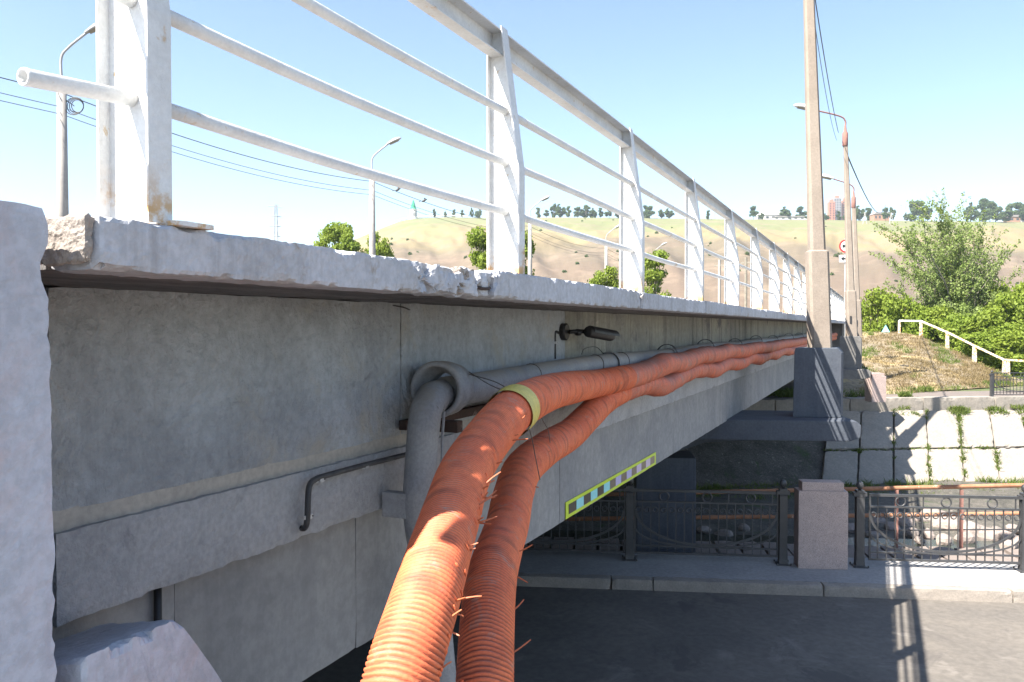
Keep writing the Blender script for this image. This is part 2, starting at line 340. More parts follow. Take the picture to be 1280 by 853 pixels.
# lower terrace of concrete slabs beyond the fence
tb = MB().box((-150, 11.785, -1.6), (150, 15.4, -.66), rf); terrace = tb.build('terrace', M['bed'], kind='structure')
for i in range(-10, 26):
    for j in range(3):
        s0 = i*.42; t0 = 11.85 + j*1.17
        m_ = MB(); dz = random.uniform(-.012, .012)
        m_.rough((s0+.02, t0+.02, -.68), (s0+.40, t0+1.15, -.60+dz), (4, 8, 1), chip=.03, amp=.003, fr=rf, seed=i+j)
        if -9 < i: m_.build('paving_slab', M['tile'], terrace)
# stream bed
nb = 60; bed = MB(); vs = []
NS, NT = 110, 34
for i in range(NS+1):
    for j in range(NT+1):
        s = -30 + 60*i/NS
        p0 = rf0(s, 15.35)
        # far edge: the foot of the bank, along the bank frame n = 21.5
        c, q = math.cos(rad(BANK_A)), math.sin(rad(BANK_A))
        d = rf0(0, 1); nn = lambda P: -P.x*q + P.y*c
        k = (21.55 - nn(p0)) / nn(d); k = max(k, .4)
        P = p0 + d * (k * j/NT)
        t = j/NT
        z = -1.02 - .18*math.sin(math.pi*min(1, t*1.8)) + .10*noise.noise(Vector((P.x*.8, P.y*.8, 0))) + .05*noise.noise(Vector((P.x*3, P.y*3, 0)))
        Q = Vector((P.x, P.y, z - (.35 if j == 0 else 0))); vs.append(C0 + (Q-C0)*(KR + (KB-KR)*t))
bed.add(vs, [(i*(NT+1)+j, (i+1)*(NT+1)+j, (i+1)*(NT+1)+j+1, i*(NT+1)+j+1) for i in range(NS) for j in range(NT)])
bed.build('stream_bed', M['bed'], smooth=True, kind='structure')
wm = mat('stream_water', (.035,.05,.045), (.05,.055,.045), 2, rough=.08, bump=.25, bs=14, spec=.6)
sheet('stream_water', [Vector((*rf(a_, b_).xy, -2.02)) for a_, b_ in ((-30,15.7),(14,15.7),(14,18.6),(-30,18.6))], wm)
# river bank: plane of concrete slabs, foot n=21.5 z=-1.15, head n=24.0 z=.78
SB0, SB1 = (21.5, -1.15), (23.95, .74)
sheet_pts = [bf(-40, SB0[0]+.05, SB0[1]-.1), bf(80, SB0[0]+.05, SB0[1]-.1), bf(80, SB1[0]+.1, SB1[1]-.06), bf(-40, SB1[0]+.1, SB1[1]-.06)]
mb = MB(); mb.add(sheet_pts + [bf(80, 25, -1.3), bf(-40, 25, -1.3)], [(0,1,2,3), (0,3,5), (1,4,2), (3,2,4,5)])
bank = mb.build('river_bank', M['bed'], kind='structure')
nrm = (bf0(0, -(SB1[1]-SB0[1]), 0) + Vector((0, 0, SB1[0]-SB0[0]))).normalized()
def bankpt(k, v):            # k: joint number, v: 0 foot .. 1 head
    m0 = 14.0 + 1.065*k; m1 = 15.45 + 1.055*k
    p = bf(m0 + (m1-m0)*v, SB0[0] + (SB1[0]-SB0[0])*v, SB0[1] + (SB1[1]-SB0[1])*v); return p
for k in range(-3, 9):
    for r, (v0, v1) in enumerate(((.0, .455), (.475, .985))):
        g = .02; dz = random.uniform(-.012, .015); tl = random.uniform(-.012, .012)
        def warp(q, k=k, v0=v0, v1=v1, dz=dz, tl=tl):
            a, b, h = q; p = bankpt(k + g + a*(1-2*g), v0 + (v1-v0)*b); return list(p + nrm*(h + dz + tl*(a-.5))*KB)
        m_ = MB(); m_.rough((0, 0, -.08), (1, 1, .05), (12, 16, 2), chip=.045, amp=.006, f=6, seed=k*3+r, warp=warp)
        m_.build('bank_slab', M['bank'], bank)
# kerb beam at the head of the bank
for i in range(-14, 20):
    a = 13.0 + 2.4*i
    if a > 50: break
    m_ = MB(); m_.rough((a+.01, 23.98, .60), (a+2.39, 24.45, 1.12 + random.uniform(-.01,.01)), (24, 4, 5), chip=.04, amp=.006, f=4, fr=bf, seed=i)
    m_.build('kerb_beam', M['bank'], bank)
# far ground and the path on top of the bank
sheet('far_ground', [bf(-G,24.4,1.04), bf(G,24.4,1.04), bf(G,220,1.04), bf(-G,220,1.04)], M['soil'])
sheet('path', [bf(-60,24.43,1.075), bf(60,24.43,1.075), bf(60,27.0,1.075), bf(-60,26.6,1.075)], M['path'])

# embankment at the far bridge end
KC = 1.12
crest = [(1030,413,47),(1080,415,47),(1110,415.5,47),(1130,416.5,46),(1150,420.5,45),(1184,435.5,43.5),(1218,452.5,42),(1250,468,40.5),(1285,476,40)]
foot = [(1030,499),(1118,492.5),(1180,488),(1241,484),(1290,480)]
vs = []; NU, NV = 90, 36
rows = []
crest = [(a, b, c*KC) for a, b, c in crest]
for i in range(NU+1):
    u = 1030 + (1285-1030)*i/NU
    f0 = onZ(u, interp(u, foot), zk(1.08, KB)); c0 = at(u, interp(u, [(a,b) for a,b,_ in crest]), interp(u, [(a,d) for a,_,d in crest]))
    row = []
    for j in range(NV+1):
        k = j/NV; p = f0.lerp(c0, k); z = f0.z + (c0.z-f0.z)*(k**.85)
        p.z = z + math.sin(math.pi*k)*(.05*noise.noise(p*.7) + .03*noise.noise(p*2.3)); row.append(p)
    back = Fv.copy(); back.z = 0; back.normalize()
    if u < 1132: row += [c0 + back*6, c0 + back*40, c0 + back*44 + Vector((0,0,-2.9))]
    else: row += [c0 + back*1.2, c0 + back*2.5 + Vector((0,0,-.6*(c0.z-1))), c0 + back*5 + Vector((0,0,-(c0.z-.25)))]
    rows.append(row)
mb = MB(); W_ = len(rows[0]); mb.add([p for r in rows for p in r], [(i*W_+j, (i+1)*W_+j, (i+1)*W_+j+1, i*W_+j+1) for i in range(NU) for j in range(W_-1)])
mb.build('embankment', M['mound'], smooth=True, kind='structure')
def moundpt(u, k):
    i = (u-1030)/(1285-1030)*NU; i0 = int(max(0, min(NU-1, i))); f = i-i0
    j = int(max(0, min(NV-1, k*NV))); return rows[i0][j].lerp(rows[i0+1][j], f)

# hill range
SKY = [(-1500,392),(-300,380),(300,335),(400,314),(450,297),(480,284.5),(500,277),(515,273.5),(560,271.5),(620,273),(700,272),(900,274),(1000,275),(1280,278),(1700,284),(2800,320)]
def hill_z(u, d, n=True):
    t = max(0, (d-190)/(650-190)); zr = (408-interp(u, SKY))/FPX*650
    z = .2 + (zr+EYE-.2)*(min(t,1)**.85)
    if t > 1: z -= (t-1)*6
    if n and 0 < t:
        e = math.sin(math.pi*min(t, 1))
        p = Vector((u*.010, d*.006, 0))
        z += e*(4.0*noise.noise(p*1.5) + (4.5*noise.noise(Vector((u*.03 + d*.012, d*.007, 3))) if t < .6 else 1.0*noise.noise(Vector((u*.035, d*.006, 3)))) + .8*noise.noise(Vector((u*.12, d*.03, 7))))
    return z
def hill_p(u, d, n=True):
    r = ray(u, 408); r = Vector((r.x, r.y, 0)); p = r*d; return Vector((p.x, p.y, hill_z(u, d, n)))
vs = []; us = np.concatenate([np.arange(-1500, 300, 30), np.arange(300, 1400, 4), np.arange(1400, 2801, 30)]); ds = np.concatenate([[185], np.arange(190, 660, 6), [700, 900, 1400]])
vs = [hill_p(u, d) for u in us for d in ds]; nd = len(ds)
mb = MB(); mb.add(vs, [(i*nd+j, (i+1)*nd+j, (i+1)*nd+j+1, i*nd+j+1) for i in range(len(us)-1) for j in range(nd-1)])
def hillmat():
    m = mat('hill_grass', (.19,.165,.08), (.12,.14,.05), .02, bump=.4, bs=.5, fine=.15); t = m.node_tree; N = t.nodes; L = t.links
    b = N["Principled BSDF"]; src = b.inputs["Base Color"].links[0].from_socket
    g = N.new("ShaderNodeNewGeometry"); sx = N.new("ShaderNodeSeparateXYZ"); L.new(g.outputs["Position"], sx.inputs[0])
    n = N.new("ShaderNodeTexNoise"); n.inputs["Scale"].default_value = .012; n.inputs["Detail"].default_value = 8; L.new(g.outputs["Position"], n.inputs[0])
    ad = N.new("ShaderNodeMath"); ad.operation = 'MULTIPLY_ADD'; L.new(n.outputs["Fac"], ad.inputs[0]); ad.inputs[1].default_value = 46; L.new(sx.outputs[2], ad.inputs[2])
    cr = N.new("ShaderNodeMapRange"); cr.inputs[1].default_value = 20; cr.inputs[2].default_value = 120; L.new(ad.outputs[0], cr.inputs[0])
    rp = N.new("ShaderNodeValToRGB"); L.new(cr.outputs[0], rp.inputs[0]); e = rp.color_ramp.elements
    e[0].position = .0; e[0].color = (.125,.082,.066,1); e[1].position = 1; e[1].color = (.15,.165,.07,1)
    for pos, c in ((.30,(.13,.088,.07,1)), (.40,(.125,.095,.068,1)), (.46,(.22,.165,.088,1)), (.60,(.225,.18,.09,1)), (.70,(.155,.165,.07,1))):
        x = e.new(pos); x.color = c
    n2 = N.new("ShaderNodeTexNoise"); n2.inputs["Scale"].default_value = .05; n2.inputs["Detail"].default_value = 8; n2.inputs["Roughness"].default_value = .7; L.new(g.outputs["Position"], n2.inputs[0])
    r2 = N.new("ShaderNodeMapRange"); r2.inputs[1].default_value = .5; r2.inputs[2].default_value = .7; L.new(n2.outputs["Fac"], r2.inputs[0])
    mx = N.new("ShaderNodeMix"); mx.data_type = 'RGBA'; L.new(r2.outputs[0], mx.inputs[0]); L.new(rp.outputs[0], mx.inputs[6]); mx.inputs[7].default_value = (.23,.165,.125,1)
    m3 = N.new("ShaderNodeMix"); m3.data_type = 'RGBA'; m3.inputs[0].default_value = .22; L.new(mx.outputs[2], m3.inputs[6]); L.new(src, m3.inputs[7])
    L.new(m3.outputs[2], b.inputs["Base Color"]); return m
M['hill'] = hillmat()
mb.build('hill', M['hill'], smooth=True, kind='structure')

# ================================================================ BRIDGE
XS, XW, XF, XB = -1.45, -2.22, -2.185, -2.27      # slab face, upper wall, flange face, lower web
ZT, ZB = 3.58, 3.465
A_END = 41.0
bridge = thing('road_bridge', 'grey painted concrete road bridge crossing the street and stream', 'bridge', (-10, 20, 0))
jt = [1.17, 3.035, 5.31]
while jt[-1] < A_END: jt.append(jt[-1] + 2.2)
for i, (a, b) in enumerate(zip(jt[:-1], jt[1:])):
    near = i < 3; n = (6, int((b-a)/(.012 if i < 2 else (.02 if near else .05))), 9 if near else 4)
    if i == 0: dmg = lambda p: (1 + 4.2*max(0, min(1, (p[1]-2.25)/.35))) if p[1] > 2.2 else 1.0
    else: dmg = lambda p, a=a, b=b, i=i: 1.0 + (2.4 if i % 2 else 1.2)*max(0, 1-min(abs(p[1]-a), abs(p[1]-b))/.09)
    zt = ZT + (.004 if i % 2 else -.003)
    mb = MB(); mb.rough((XS-.16, a+.004, ZB), (XS+random.uniform(-.006,.006), b-.004, zt), n, chip=.017, amp=.003, f=17, seed=i+1, dmg=dmg)
    mb.build('edge_slab', M['slab'], bridge)
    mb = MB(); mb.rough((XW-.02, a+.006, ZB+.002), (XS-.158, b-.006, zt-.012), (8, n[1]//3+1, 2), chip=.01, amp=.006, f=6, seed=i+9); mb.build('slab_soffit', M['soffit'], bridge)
MB().rough((XS-.158, 1.150, ZB+.012), (XS-.006, 1.172, ZT-.004), (24, 3, 18), chip=.012, amp=.006, f=22, seed=77).build('broken_slab_end', M['bare'], bridge)
# raw broken edge stones at the end of the first slab
for k in range(16):
    a = random.uniform(2.72, 3.02); z = random.uniform(ZB+.02, ZT-.01); r = random.uniform(.008, .02)
    mb = MB(); mb.rough((XS-.02-r, a-r, z-r*.8), (XS-.004+r*.3, a+r, z+r*.8), (3,3,3), chip=.02, amp=.004, f=30, seed=k+50); mb.build('broken_stone', M['bare'], bridge)
MB().tube(crv([(XS-.03,2.86,3.51),(XS+.004,2.93,3.50),(XS+.006,2.99,3.503),(XS-.02,3.04,3.51)],5), .006, 6).build('exposed_rebar', M['rust'], bridge)
MB().rough((XS-.10,3.02,3.52),(XS-.012,3.06,3.575),(4,3,3),chip=.012,seed=90).build('joint_plate', M['slab'], bridge)
# deck
MB().box((-23, 1.3, ZT-.10), (XS-.35, A_END, ZT-.03)).build('deck', M['asphalt'], bridge)
MB().box((-23, 1.3, ZB+.02), (XW-.05, A_END, ZT-.105)).build('deck_slab', M['web'], bridge)
# upper wall panels
wj = [1.62, 3.54, 5.9, 8.29, 10.6, 13.0, 16.2, 19.4]
while wj[-1] < A_END: wj.append(wj[-1] + 3.2)
for i, (a, b) in enumerate(zip(wj[:-1], wj[1:])):
    mb = MB(); n = (1, int((b-a)/(.03 if i < 3 else .2)), 22 if i < 3 else 4)
    mb.rough((XW-.12, a+.0, 2.80), (XW+.018+random.uniform(-.003,.003), b-.006, ZB+.002), n, chip=.005, amp=.004, f=5, seed=i+20)
    mb.build('wall_panel', M['wall' if i < 2 else 'wallfar'], bridge)
MB().box((XW-.1, 1.625, 2.715), (XW+.012, A_END, 2.825)).build('mortar_band', M['joint'], bridge)
for i, (a, b) in enumerate(zip([1.62, 5.0, 9.8, 16.3, 24, 32], [5.0, 9.8, 16.3, 24, 32, A_END])):
    mb = MB(); n = (4, int((b-a)/(.03 if i < 2 else .1)), 10)
    mb.rough((XF-.2, a+.002, 2.47), (XF, b-.002, 2.745), n, chip=.014, amp=.005, f=12, seed=i+40); mb.build('girder_flange', M['flange'], bridge)
gj = [1.62, 2.14, 3.24, 5.96, 8.54, 9.8, 13.0, 16.31, 20, 24, 28, 32, 36, A_END]
for i, (a, b) in enumerate(zip(gj[:-1], gj[1:])):
    mb = MB(); mb.rough((XB-.25, a+.001, 1.81), (XB+random.uniform(-.003,.003), b-.001, 2.472), (2, max(6, int((b-a)/.06)), 10), chip=.006, amp=.002, f=4, seed=i+60)
    mb.build('girder_panel', M['web'], bridge)
for i in range(1, 9):
    x = XB - 2.35*i
    MB().box((x-.22, 1.62, 1.83), (x, A_END, ZB+.015)).build('inner_girder', M['web'], bridge)
# abutment and wing wall at the near end
def wwarp(q):
    x, y, z = q
    if y > .9:
        k = (y-.9)/.22; y += k*(.035*(2.0-z)/1.4*.3 + .006*noise.noise(Vector((0,0,z*4.2))) + .006*noise.noise(Vector((3,0,z*11))) + .004*noise.noise(Vector((5,0,z*37))) + .003*noise.noise(Vector((5,0,z*80))) - .05*max(0, noise.noise(Vector((9,0,z*6.5)))-.22))
    return [x, y, z]
mb = MB(); mb.rough((-1.9, -2.5, -.6), (-1.50, 1.115, ZT+.006), (4, 160, 230), chip=.004, amp=.002, f=16, seed=3, warp=wwarp)
mb.build('wing_wall', M['wing'], bridge)
MB().box((-23, -1.5, -.8), (-2.0, 1.5, 1.75)).build('abutment', M['web'], bridge)
MB().box((-23, -1.5, 1.7), (-2.5, 1.3, ZT-.05)).build('abutment_back', M['web'], bridge)
MB().box((-2.49, -1.5, 1.7), (-1.89, 1.14, ZT-.02)).build('abutment_back', M['web'], bridge)  # unseen infill, added to keep sun off the corbel top
# sloping concrete corbel under the girder end
def cwarp(q):
    x, y, z = q      # y 0..1 along, z 0..1 height ; x real
    tz = 2.665 - .20*max(0, (-1.5-x))/.6
    zb = 1.2
    yend = 1.42 + (1 - z)*1.45*.72 + .0*(x+1.5)
    Y = 1.17 + (yend + (.30*(-1.5-x)/.6) - 1.17)*y
    return [x, Y, zb + (tz-zb)*z]
mb = MB(); mb.rough((-2.15, 0, 0), (-1.5, 1, 1), (20, 24, 50), chip=.02, amp=.004, f=9, seed=8, warp=cwarp); mb.build('corbel', M['wing'], bridge)
# far abutment
MB().box((-23, A_END+.05, .0), (-1.6, A_END+2.5, ZT)).build('far_abutment', M['pier_worn'], bridge)
# piers
for (tc, s1, mm, A) in ((14.45, 4.2, 'pier', 14.9), (30.7, 9.52, 'pier_worn', 32.2)):
    mb = MB(); s_l = s1 - 24
    mb.prism([(s_l, 1.83), (s1-.08, 1.83), (s1, 1.76), (s1-.015, 1.56), (s1-.18, 1.50), (s_l, 1.50)], 'y', tc-.85, tc+.75, rf0)
    mb.build('pier_cap', M[mm], bridge, bevel=.018)
    mb = MB(); mb.prism([(s_l, 1.49), (s1-.95, 1.49), (s1-2.4, 1.40), (s1-3.2, 1.12), (s_l, 1.12)], 'y', tc-.45, tc+.45, rf0); mb.build('cap_haunch', M[mm], bridge, bevel=.01)
    for k in range(5):
        s = s1 - (3.05 if tc < 20 else 8.0) - 4.2*k
        MB().box((s-.5, tc-.42, -2.9), (s+.5, tc+.42, 1.125), rf0).build('pier_column', M['pier'], bridge, bevel=.02)
    skew = lambda s_, t_, z_, tc=tc: rf0(s_, tc, z_) + Vector((0, t_-tc, 0))
    mb = MB(); mb.prism([(s1-.84, 1.832), (s1-.06, 1.832), (s1-.06, 2.90), (s1-.14, 2.99), (s1-.80, 2.99), (s1-.82, 2.93)], 'y', tc-.40, tc+.40, skew)
    mb.build('pedestal', M[mm], bridge, bevel=.012)

# ---------------------------------------------------------------- bridge railing
XR0, XR1 = -1.625, -1.466
rail = thing('bridge_railing', 'white steel railing with three pipes along the bridge edge', 'railing', (-1.545, 1.35, ZT))
def post_mesh():
    mb = MB(); h = 1.10; w_ = .033; t = .006
    mb.box((XR0, -w_, 0), (XR0+t, w_, h))                                 # inner flange
    xt, zk = -1.552, .47                                                  # web plate, tapering towards the top
    mb.prism([(XR0+t, .0), (XR1-t, .0), (XR1-t, zk), (xt-t, h), (XR0+t, h)], 'y', -.003, .003)
    mb.prism([(XR1-t, 0), (XR1, 0), (XR1, zk), (xt, h+.012), (xt-t, h+.012), (XR1-t, zk)], 'y', -w_, w_)
    return mb.mesh('post', M['white'])
pm = post_mesh(); posts_A = [1.35, 3.37]
while posts_A[-1] < 39: posts_A.append(posts_A[-1] + 2.06)
for i, A in enumerate(posts_A):
    o = link('post', pm, rail); o.location = o.location + Vector((0, A, ZT)); o.rotation_euler = (rad(random.uniform(-.3,.3)), 0, 0) if i > 1 else (0,0,0)
    if i == 0:
        WOFF[o.name] = Vector((0, A, ZT)); o['label'] = 'post beside the raised base plate with rust at its foot'
        MB().rough((-1.52, A+.015, ZT-.004), (-1.43, A+.125, ZT+.008), (6, 8, 1), chip=.01, amp=.001, seed=5).build('base_plate', M['white'], o)
for i in range(len(posts_A)-1):
    a, b = posts_A[i], posts_A[i+1]
    for h in (.285, .505, .735):
        sg = random.uniform(-.006, .008); sx = random.uniform(-.004, .004)
        if i == 0: sg = .012
        pts = [(-1.545, a+.004, ZT+h), (-1.545+sx, a+(b-a)*.33, ZT+h-sg), (-1.545+sx, a+(b-a)*.66, ZT+h-sg*.8), (-1.545, b-.004, ZT+h)]
        MB().tube(crv(pts, 4), .0175, 14 if i < 4 else 8).build('rail_pipe', M['white'], rail, smooth=True)
    mb = MB(); x0, x1, z0, z1, t = XR0+.008, -1.556, ZT+.985, ZT+1.098, .006
    mb.prism([(x0,z0),(x1,z0),(x1,z0+t),(x0+t,z0+t),(x0+t,z1-t),(x1,z1-t),(x1,z1),(x0,z1)], 'y', a+.004 if i else a-1.2, b-.004); mb.build('handrail_channel', M['white'], rail)
def open_pipe(y0, y1, z0, z1, name='rail_pipe_stub'):
    p0, p1 = Vector((-1.545, y0, z0)), Vector((-1.545, y1, z1)); L = (p1-p0).length
    mt = Matrix.Translation(p0) @ (p1-p0).to_track_quat('Z', 'Y').to_matrix().to_4x4()
    MB().lathe([(.0135, .25), (.0135, .001), (.0175, 0), (.0188, .006), (.0175, .012), (.0175, L), (.0135, L)], 18, mt).build(name, M['white'], rail, smooth=True)
open_pipe(1.085, 1.345, ZT+.262, ZT+.262+.022)
open_pipe(.95, 1.345, ZT+.52, ZT+.505)
open_pipe(.95, 1.345, ZT+.74, ZT+.735)

# ================================================================ PIPES ON THE GIRDER
gp = thing('steel_pipe', 'old grey painted steel pipe with bell coupling running along the girder', 'pipe', (-2.05, 3.5, 2.0))
zp = lambda A: 3.02 + .012*math.sin(A*1.3) + .02*min(1, max(0, (A-4)/4))
MB().tube([(-2.05, A, zp(A)) for A in np.arange(3.72, 40, .35)], .082, 20).build('main_pipe', M['greypipe'], gp, smooth=True)
rot = Matrix.Rotation(rad(-90), 4, 'X')      # lathe z -> +y
MB().lathe([(.118,0),(.140,0),(.145,.012),(.142,.03),(.134,.04),(.136,.085),(.142,.095),(.140,.13),(.130,.15),(.126,.215),(.095,.22),(.080,.20),(.080,.10),(.118,.09)], 36, Matrix.Translation((-2.04, 3.60, 3.03)) @ Matrix.Rotation(rad(6), 4, 'Z') @ rot, True).build('bell_coupling', M['greypipe'], gp, smooth=True)
MB().lathe([(.066,0),(.082,0),(.086,.02),(.084,.05),(.066,.05)], 28, Matrix.Translation((-2.045, 3.565, 2.985)) @ Matrix.Rotation(rad(14), 4, 'Z') @ rot, True).build('inner_ring', M['greypipe'], gp, smooth=True)
vp = crv([(-2.045,3.66,3.0),(-2.035,3.56,2.995),(-2.01,3.46,2.95),(-2.0,3.415,2.87),(-2.0,3.40,2.77),(-2.0,3.37,2.48),(-2.0,3.44,2.2),(-2.0,3.55,1.75),(-2.0,3.60,1.2),(-2.0,3.6,-.55)], 8)
MB().tube(vp, .078, 24).build('down_pipe', M['greypipe'], gp, smooth=True)
MB().tube([(-1.955,3.535,2.93),(-1.952,3.51,2.80),(-1.95,3.50,2.62)], .008, 6).build('support_rod', M['greypipe'], gp)
MB().box((-2.165,3.30,2.44),(-2.03,3.36,2.56)).build('pipe_bracket', M['flange'], gp, bevel=.006)
for A in [6.54, 8.56, 10.64, 13.0, 15.33, 17.87, 21.16, 24.0, 27, 30, 33, 36]:
    R_ = .098 if A < 7 else .115
    mm = M['greypipe'] if A < 7 else M['conduit']
    MB().lathe([(.083, -.012), (R_, -.03), (R_, .03), (.083, .012)] if A < 7 else [(R_-.008,-.022),(R_,-.022),(R_,.022),(R_-.008,.022)], 24, Matrix.Translation((-2.05, A, zp(A)+(0 if A < 7 else .02))) @ rot, True).build('pipe_clamp', mm, gp, smooth=False)
for A in [3.75, 4.9, 6.7, 8.7, 10.8, 13.1, 15.4, 18, 21, 24, 28, 32, 36]:
    mb = MB(); mb.box((-2.215, A-.03, 2.80), (-1.98, A+.03, 2.86)); mb.box((-2.215, A-.03, 2.865), (-2.19, A+.03, 3.02)); mb.build('bracket', M['rust'], gp, bevel=.004)
MB().box((-2.195, 3.50, 2.83), (-2.15, 4.6, 2.88)).build('channel_bar', M['rust'], gp, bevel=.005)

def hose(name, pts, r, label, A_split, wr):
    t = thing(name, label, 'hose', pts[0] if pts[0].z < .2 else (pts[0].x, pts[0].y, 0), 'orange corrugated hoses on the girder')
    r0 = r*.875 if r > .0975 else r*.81; path = crv(pts, 14); rof = lambda p: r0 + (r-r0)*max(0, min(1, (p.y-2.6)/2.2))
    ns = [i for i, p in enumerate(path) if p.y > A_split and p.z > 2]; k = ns[0] if ns else len(path)
    near = resample(path[:k+1], .0125/5); far = resample(path[k:], .022)
    near = near + [far[0]] ; n = len(near)
    rib = [0, 1, 1, .15]; ph = [rib[i % 4] for i in range(n)]
    sm = [noise.noise(p*2.3) for p in near]
    seg = 40
    GR = {}
    def prof(i, kk):
        p = near[i]; a = 2*math.pi*kk/seg
        dmg_ = noise.noise(Vector((math.cos(a)*1.5, math.sin(a)*1.5, i*.004)))
        amp = .062 if dmg_ < .3 else .028
        ii = i + .9*noise.noise(Vector((math.cos(a)*.9, math.sin(a)*.9, i*.006)))*4
        gr = max(0, .15+math.cos(2*math.pi*ii/5))**1.3; GR[i*seg+kk] = min(1, min(1, gr)*(1 if amp > .03 else .6)*.9 + max(0, noise.noise(Vector((i*.055, math.cos(a)*.8, math.sin(a)*.8)))*1.2 - .12))  # shade of the grooves stored for the colour, plus random scuff rings
        return 1 + amp*(.4 - 1.05*gr) + .02*sm[i] + .012*noise.noise(Vector((math.cos(a)*2, math.sin(a)*2, i*.02+9)))
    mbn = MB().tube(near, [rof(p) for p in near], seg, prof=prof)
    o_ = mbn.build('ribbed_length', M['orange'], t, smooth=True); at_ = o_.data.attributes.new('groove_shade_scuff', 'FLOAT', 'POINT'); at_.data.foreach_set('value', [GR[q] for q in range(len(near)*seg)])
    GF = {}
    def prof2(i, kk):
        p = far[i]; a = 2*math.pi*kk/20
        tie = max(0, 1-abs(((p.y*1.1 + r*9) % 1.0) - .5)/.06)
        fl = noise.noise(Vector((p.y*30, 1.5*math.cos(a), 4+r)))
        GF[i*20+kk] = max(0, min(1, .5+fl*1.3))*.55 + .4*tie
        return 1 + wr*noise.noise(Vector((p.y*2.1, r*40, 1))) - .10*tie + .05*fl + .05*noise.noise(Vector((math.cos(a)*1.5, math.sin(a)*1.5, p.y*5))) + .03*math.sin(p.y*41 + 2*math.cos(a))*(1 if noise.noise(Vector((p.y*.6, 3, 3))) > 0 else .3)
    o_ = MB().tube(far, r, 20, prof=prof2).build('wrapped_length', M['orangefar'], t, smooth=True); at_ = o_.data.attributes.new('groove_shade_scuff', 'FLOAT', 'POINT'); at_.data.foreach_set('value', [GF[q] for q in range(len(far)*20)])
    return t, path
def P_(l): return [at(u, v, d) for u, v, d in l]
A_pts = [Vector((-.90,1.0,-.55)), Vector((-.90,1.02,.6)), Vector((-.93,1.1,1.6))] + P_([(470,1000,1.80),(500,853,1.88),(533,745,2.05),(560,656,2.37),(585,585,2.74),(626,529,3.14),(656,504,3.5),(696,488,4.5)]) + \
    [onX(742,480,-1.85), onX(774,474,-1.85), onX(805,466,-1.88), onX(831,455,-1.82), onX(852,453,-1.86), onX(874,445,-1.86), onX(896,443,-1.84), onX(910,439,-1.88), onX(930,439,-1.84), onX(945,435,-1.88), onX(960,434.5,-1.84), onX(978,430.5,-1.88), onX(999,427.5,-1.86), Vector((-1.86,30,2.97)), Vector((-1.86,40,2.97))]
B_pts = [Vector((-.80,1.6,-.55)), Vector((-.82,1.65,.5)), Vector((-.92,1.8,1.35))] + P_([(605,990,2.16),(606,853,2.24),(614,727,2.56),(634,656,3.1),(642,618,3.45),(655,585,3.85),(684,560,4.55)]) + \
    [onX(712,543,-1.82), onX(735,521,-1.88), onX(757,500,-1.90), onX(780,488,-1.93), onX(806,480,-1.92), onX(829,482,-1.88), onX(853,468,-1.92), onX(878,461,-1.92), onX(892,463,-1.88), onX(908,454.5,-1.92), onX(924,454.5,-1.88), onX(937,447.5,-1.92), onX(949,449,-1.88), onX(960,443,-1.92), onX(969,443.5,-1.88), onX(978,438.5,-1.92), onX(988,439,-1.88), onX(999,434,-1.9), Vector((-1.88,26,2.80)), Vector((-1.88,32,2.86)), Vector((-1.88,40,2.82))]
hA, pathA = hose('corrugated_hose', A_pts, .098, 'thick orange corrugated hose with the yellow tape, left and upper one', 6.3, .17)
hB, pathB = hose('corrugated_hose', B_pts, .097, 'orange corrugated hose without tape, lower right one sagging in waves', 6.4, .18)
# tape round hose A
tp = [p for p in resample(pathA, .01) if 3.0 < p.z]; 
tc_ = at(627, 527, 3.29); i0 = min(range(len(tp)), key=lambda i: (tp[i]-tc_).length)
seg_ = tp[max(0, i0-8):i0+9]
MB().tube(seg_, .0985, 36, cap=False, prof=lambda i, k: 1 + (.012 if i in (8, 9) else 0)).build('yellow_tape', M['yellow'], hA, smooth=True)
# torn strands along the right flank of each hose
def strands(t, path, r, n, zr, seed, side):
    rn = random.Random(seed); pp = [p for p in resample(path, .01)]
    pp = [i for i, p in enumerate(pp) if zr[0] < p.z < zr[1] and p.y < 4]; rs = resample(path, .01)
    for k in range(n):
        i = rn.choice(pp); p = rs[i]; tg = (rs[i+1]-rs[i]).normalized()
        out = (Rv*side + Vector((0,0,rn.uniform(-.2,.5)))*.8); out = (out - tg*out.dot(tg)).normalized()
        s0 = p + out*r*.86; L = rn.uniform(.012, .07); d = (out*rn.uniform(.3, 1) + tg*rn.uniform(-.6, .6) + Uv*rn.uniform(-.1,.6)).normalized()
        MB().tube(crv([s0, s0+d*L*.5+Uv*rn.uniform(-.003,.003), s0+d*L], 3), [.0026]*3+[.0022]*3+[.0016], 4).build('frayed_strand', M['strand'], t)
strands(hA, pathA, .098, 24, (2.35, 2.98), 3, 1.0)
strands(hB, pathB, .084, 7, (2.2, 2.75), 4, 1.0)
# scuff scar of cut ribs: short raised fibres lying on the surface
rn = random.Random(9); rsA = resample(pathA, .0105); idx = [i for i, p in enumerate(rsA) if 2.3 < p.z < 2.9 and p.y < 3.4]
for i in idx:
    if rn.random() < .8: continue
    p = rsA[i]; tg = (rsA[i+1]-p).normalized(); vw = (C0-p).normalized(); rr = Rv - tg*Rv.dot(tg); rr.normalize(); vv = tg.cross(rr); 
    if vv.dot(vw) < 0: vv = -vv
    a0 = rn.uniform(.15, .75); a1 = a0 - rn.uniform(.12, .3)
    pts = [p + (rr*math.cos(a) + vv*math.sin(a))*.0885 + tg*.0008*j for j, a in enumerate(np.linspace(a1, a0, 5))]
    MB().tube(pts, [.0015, .003, .0034, .003, .0022], 5).build('lifted_rib', M['orange'], hA)
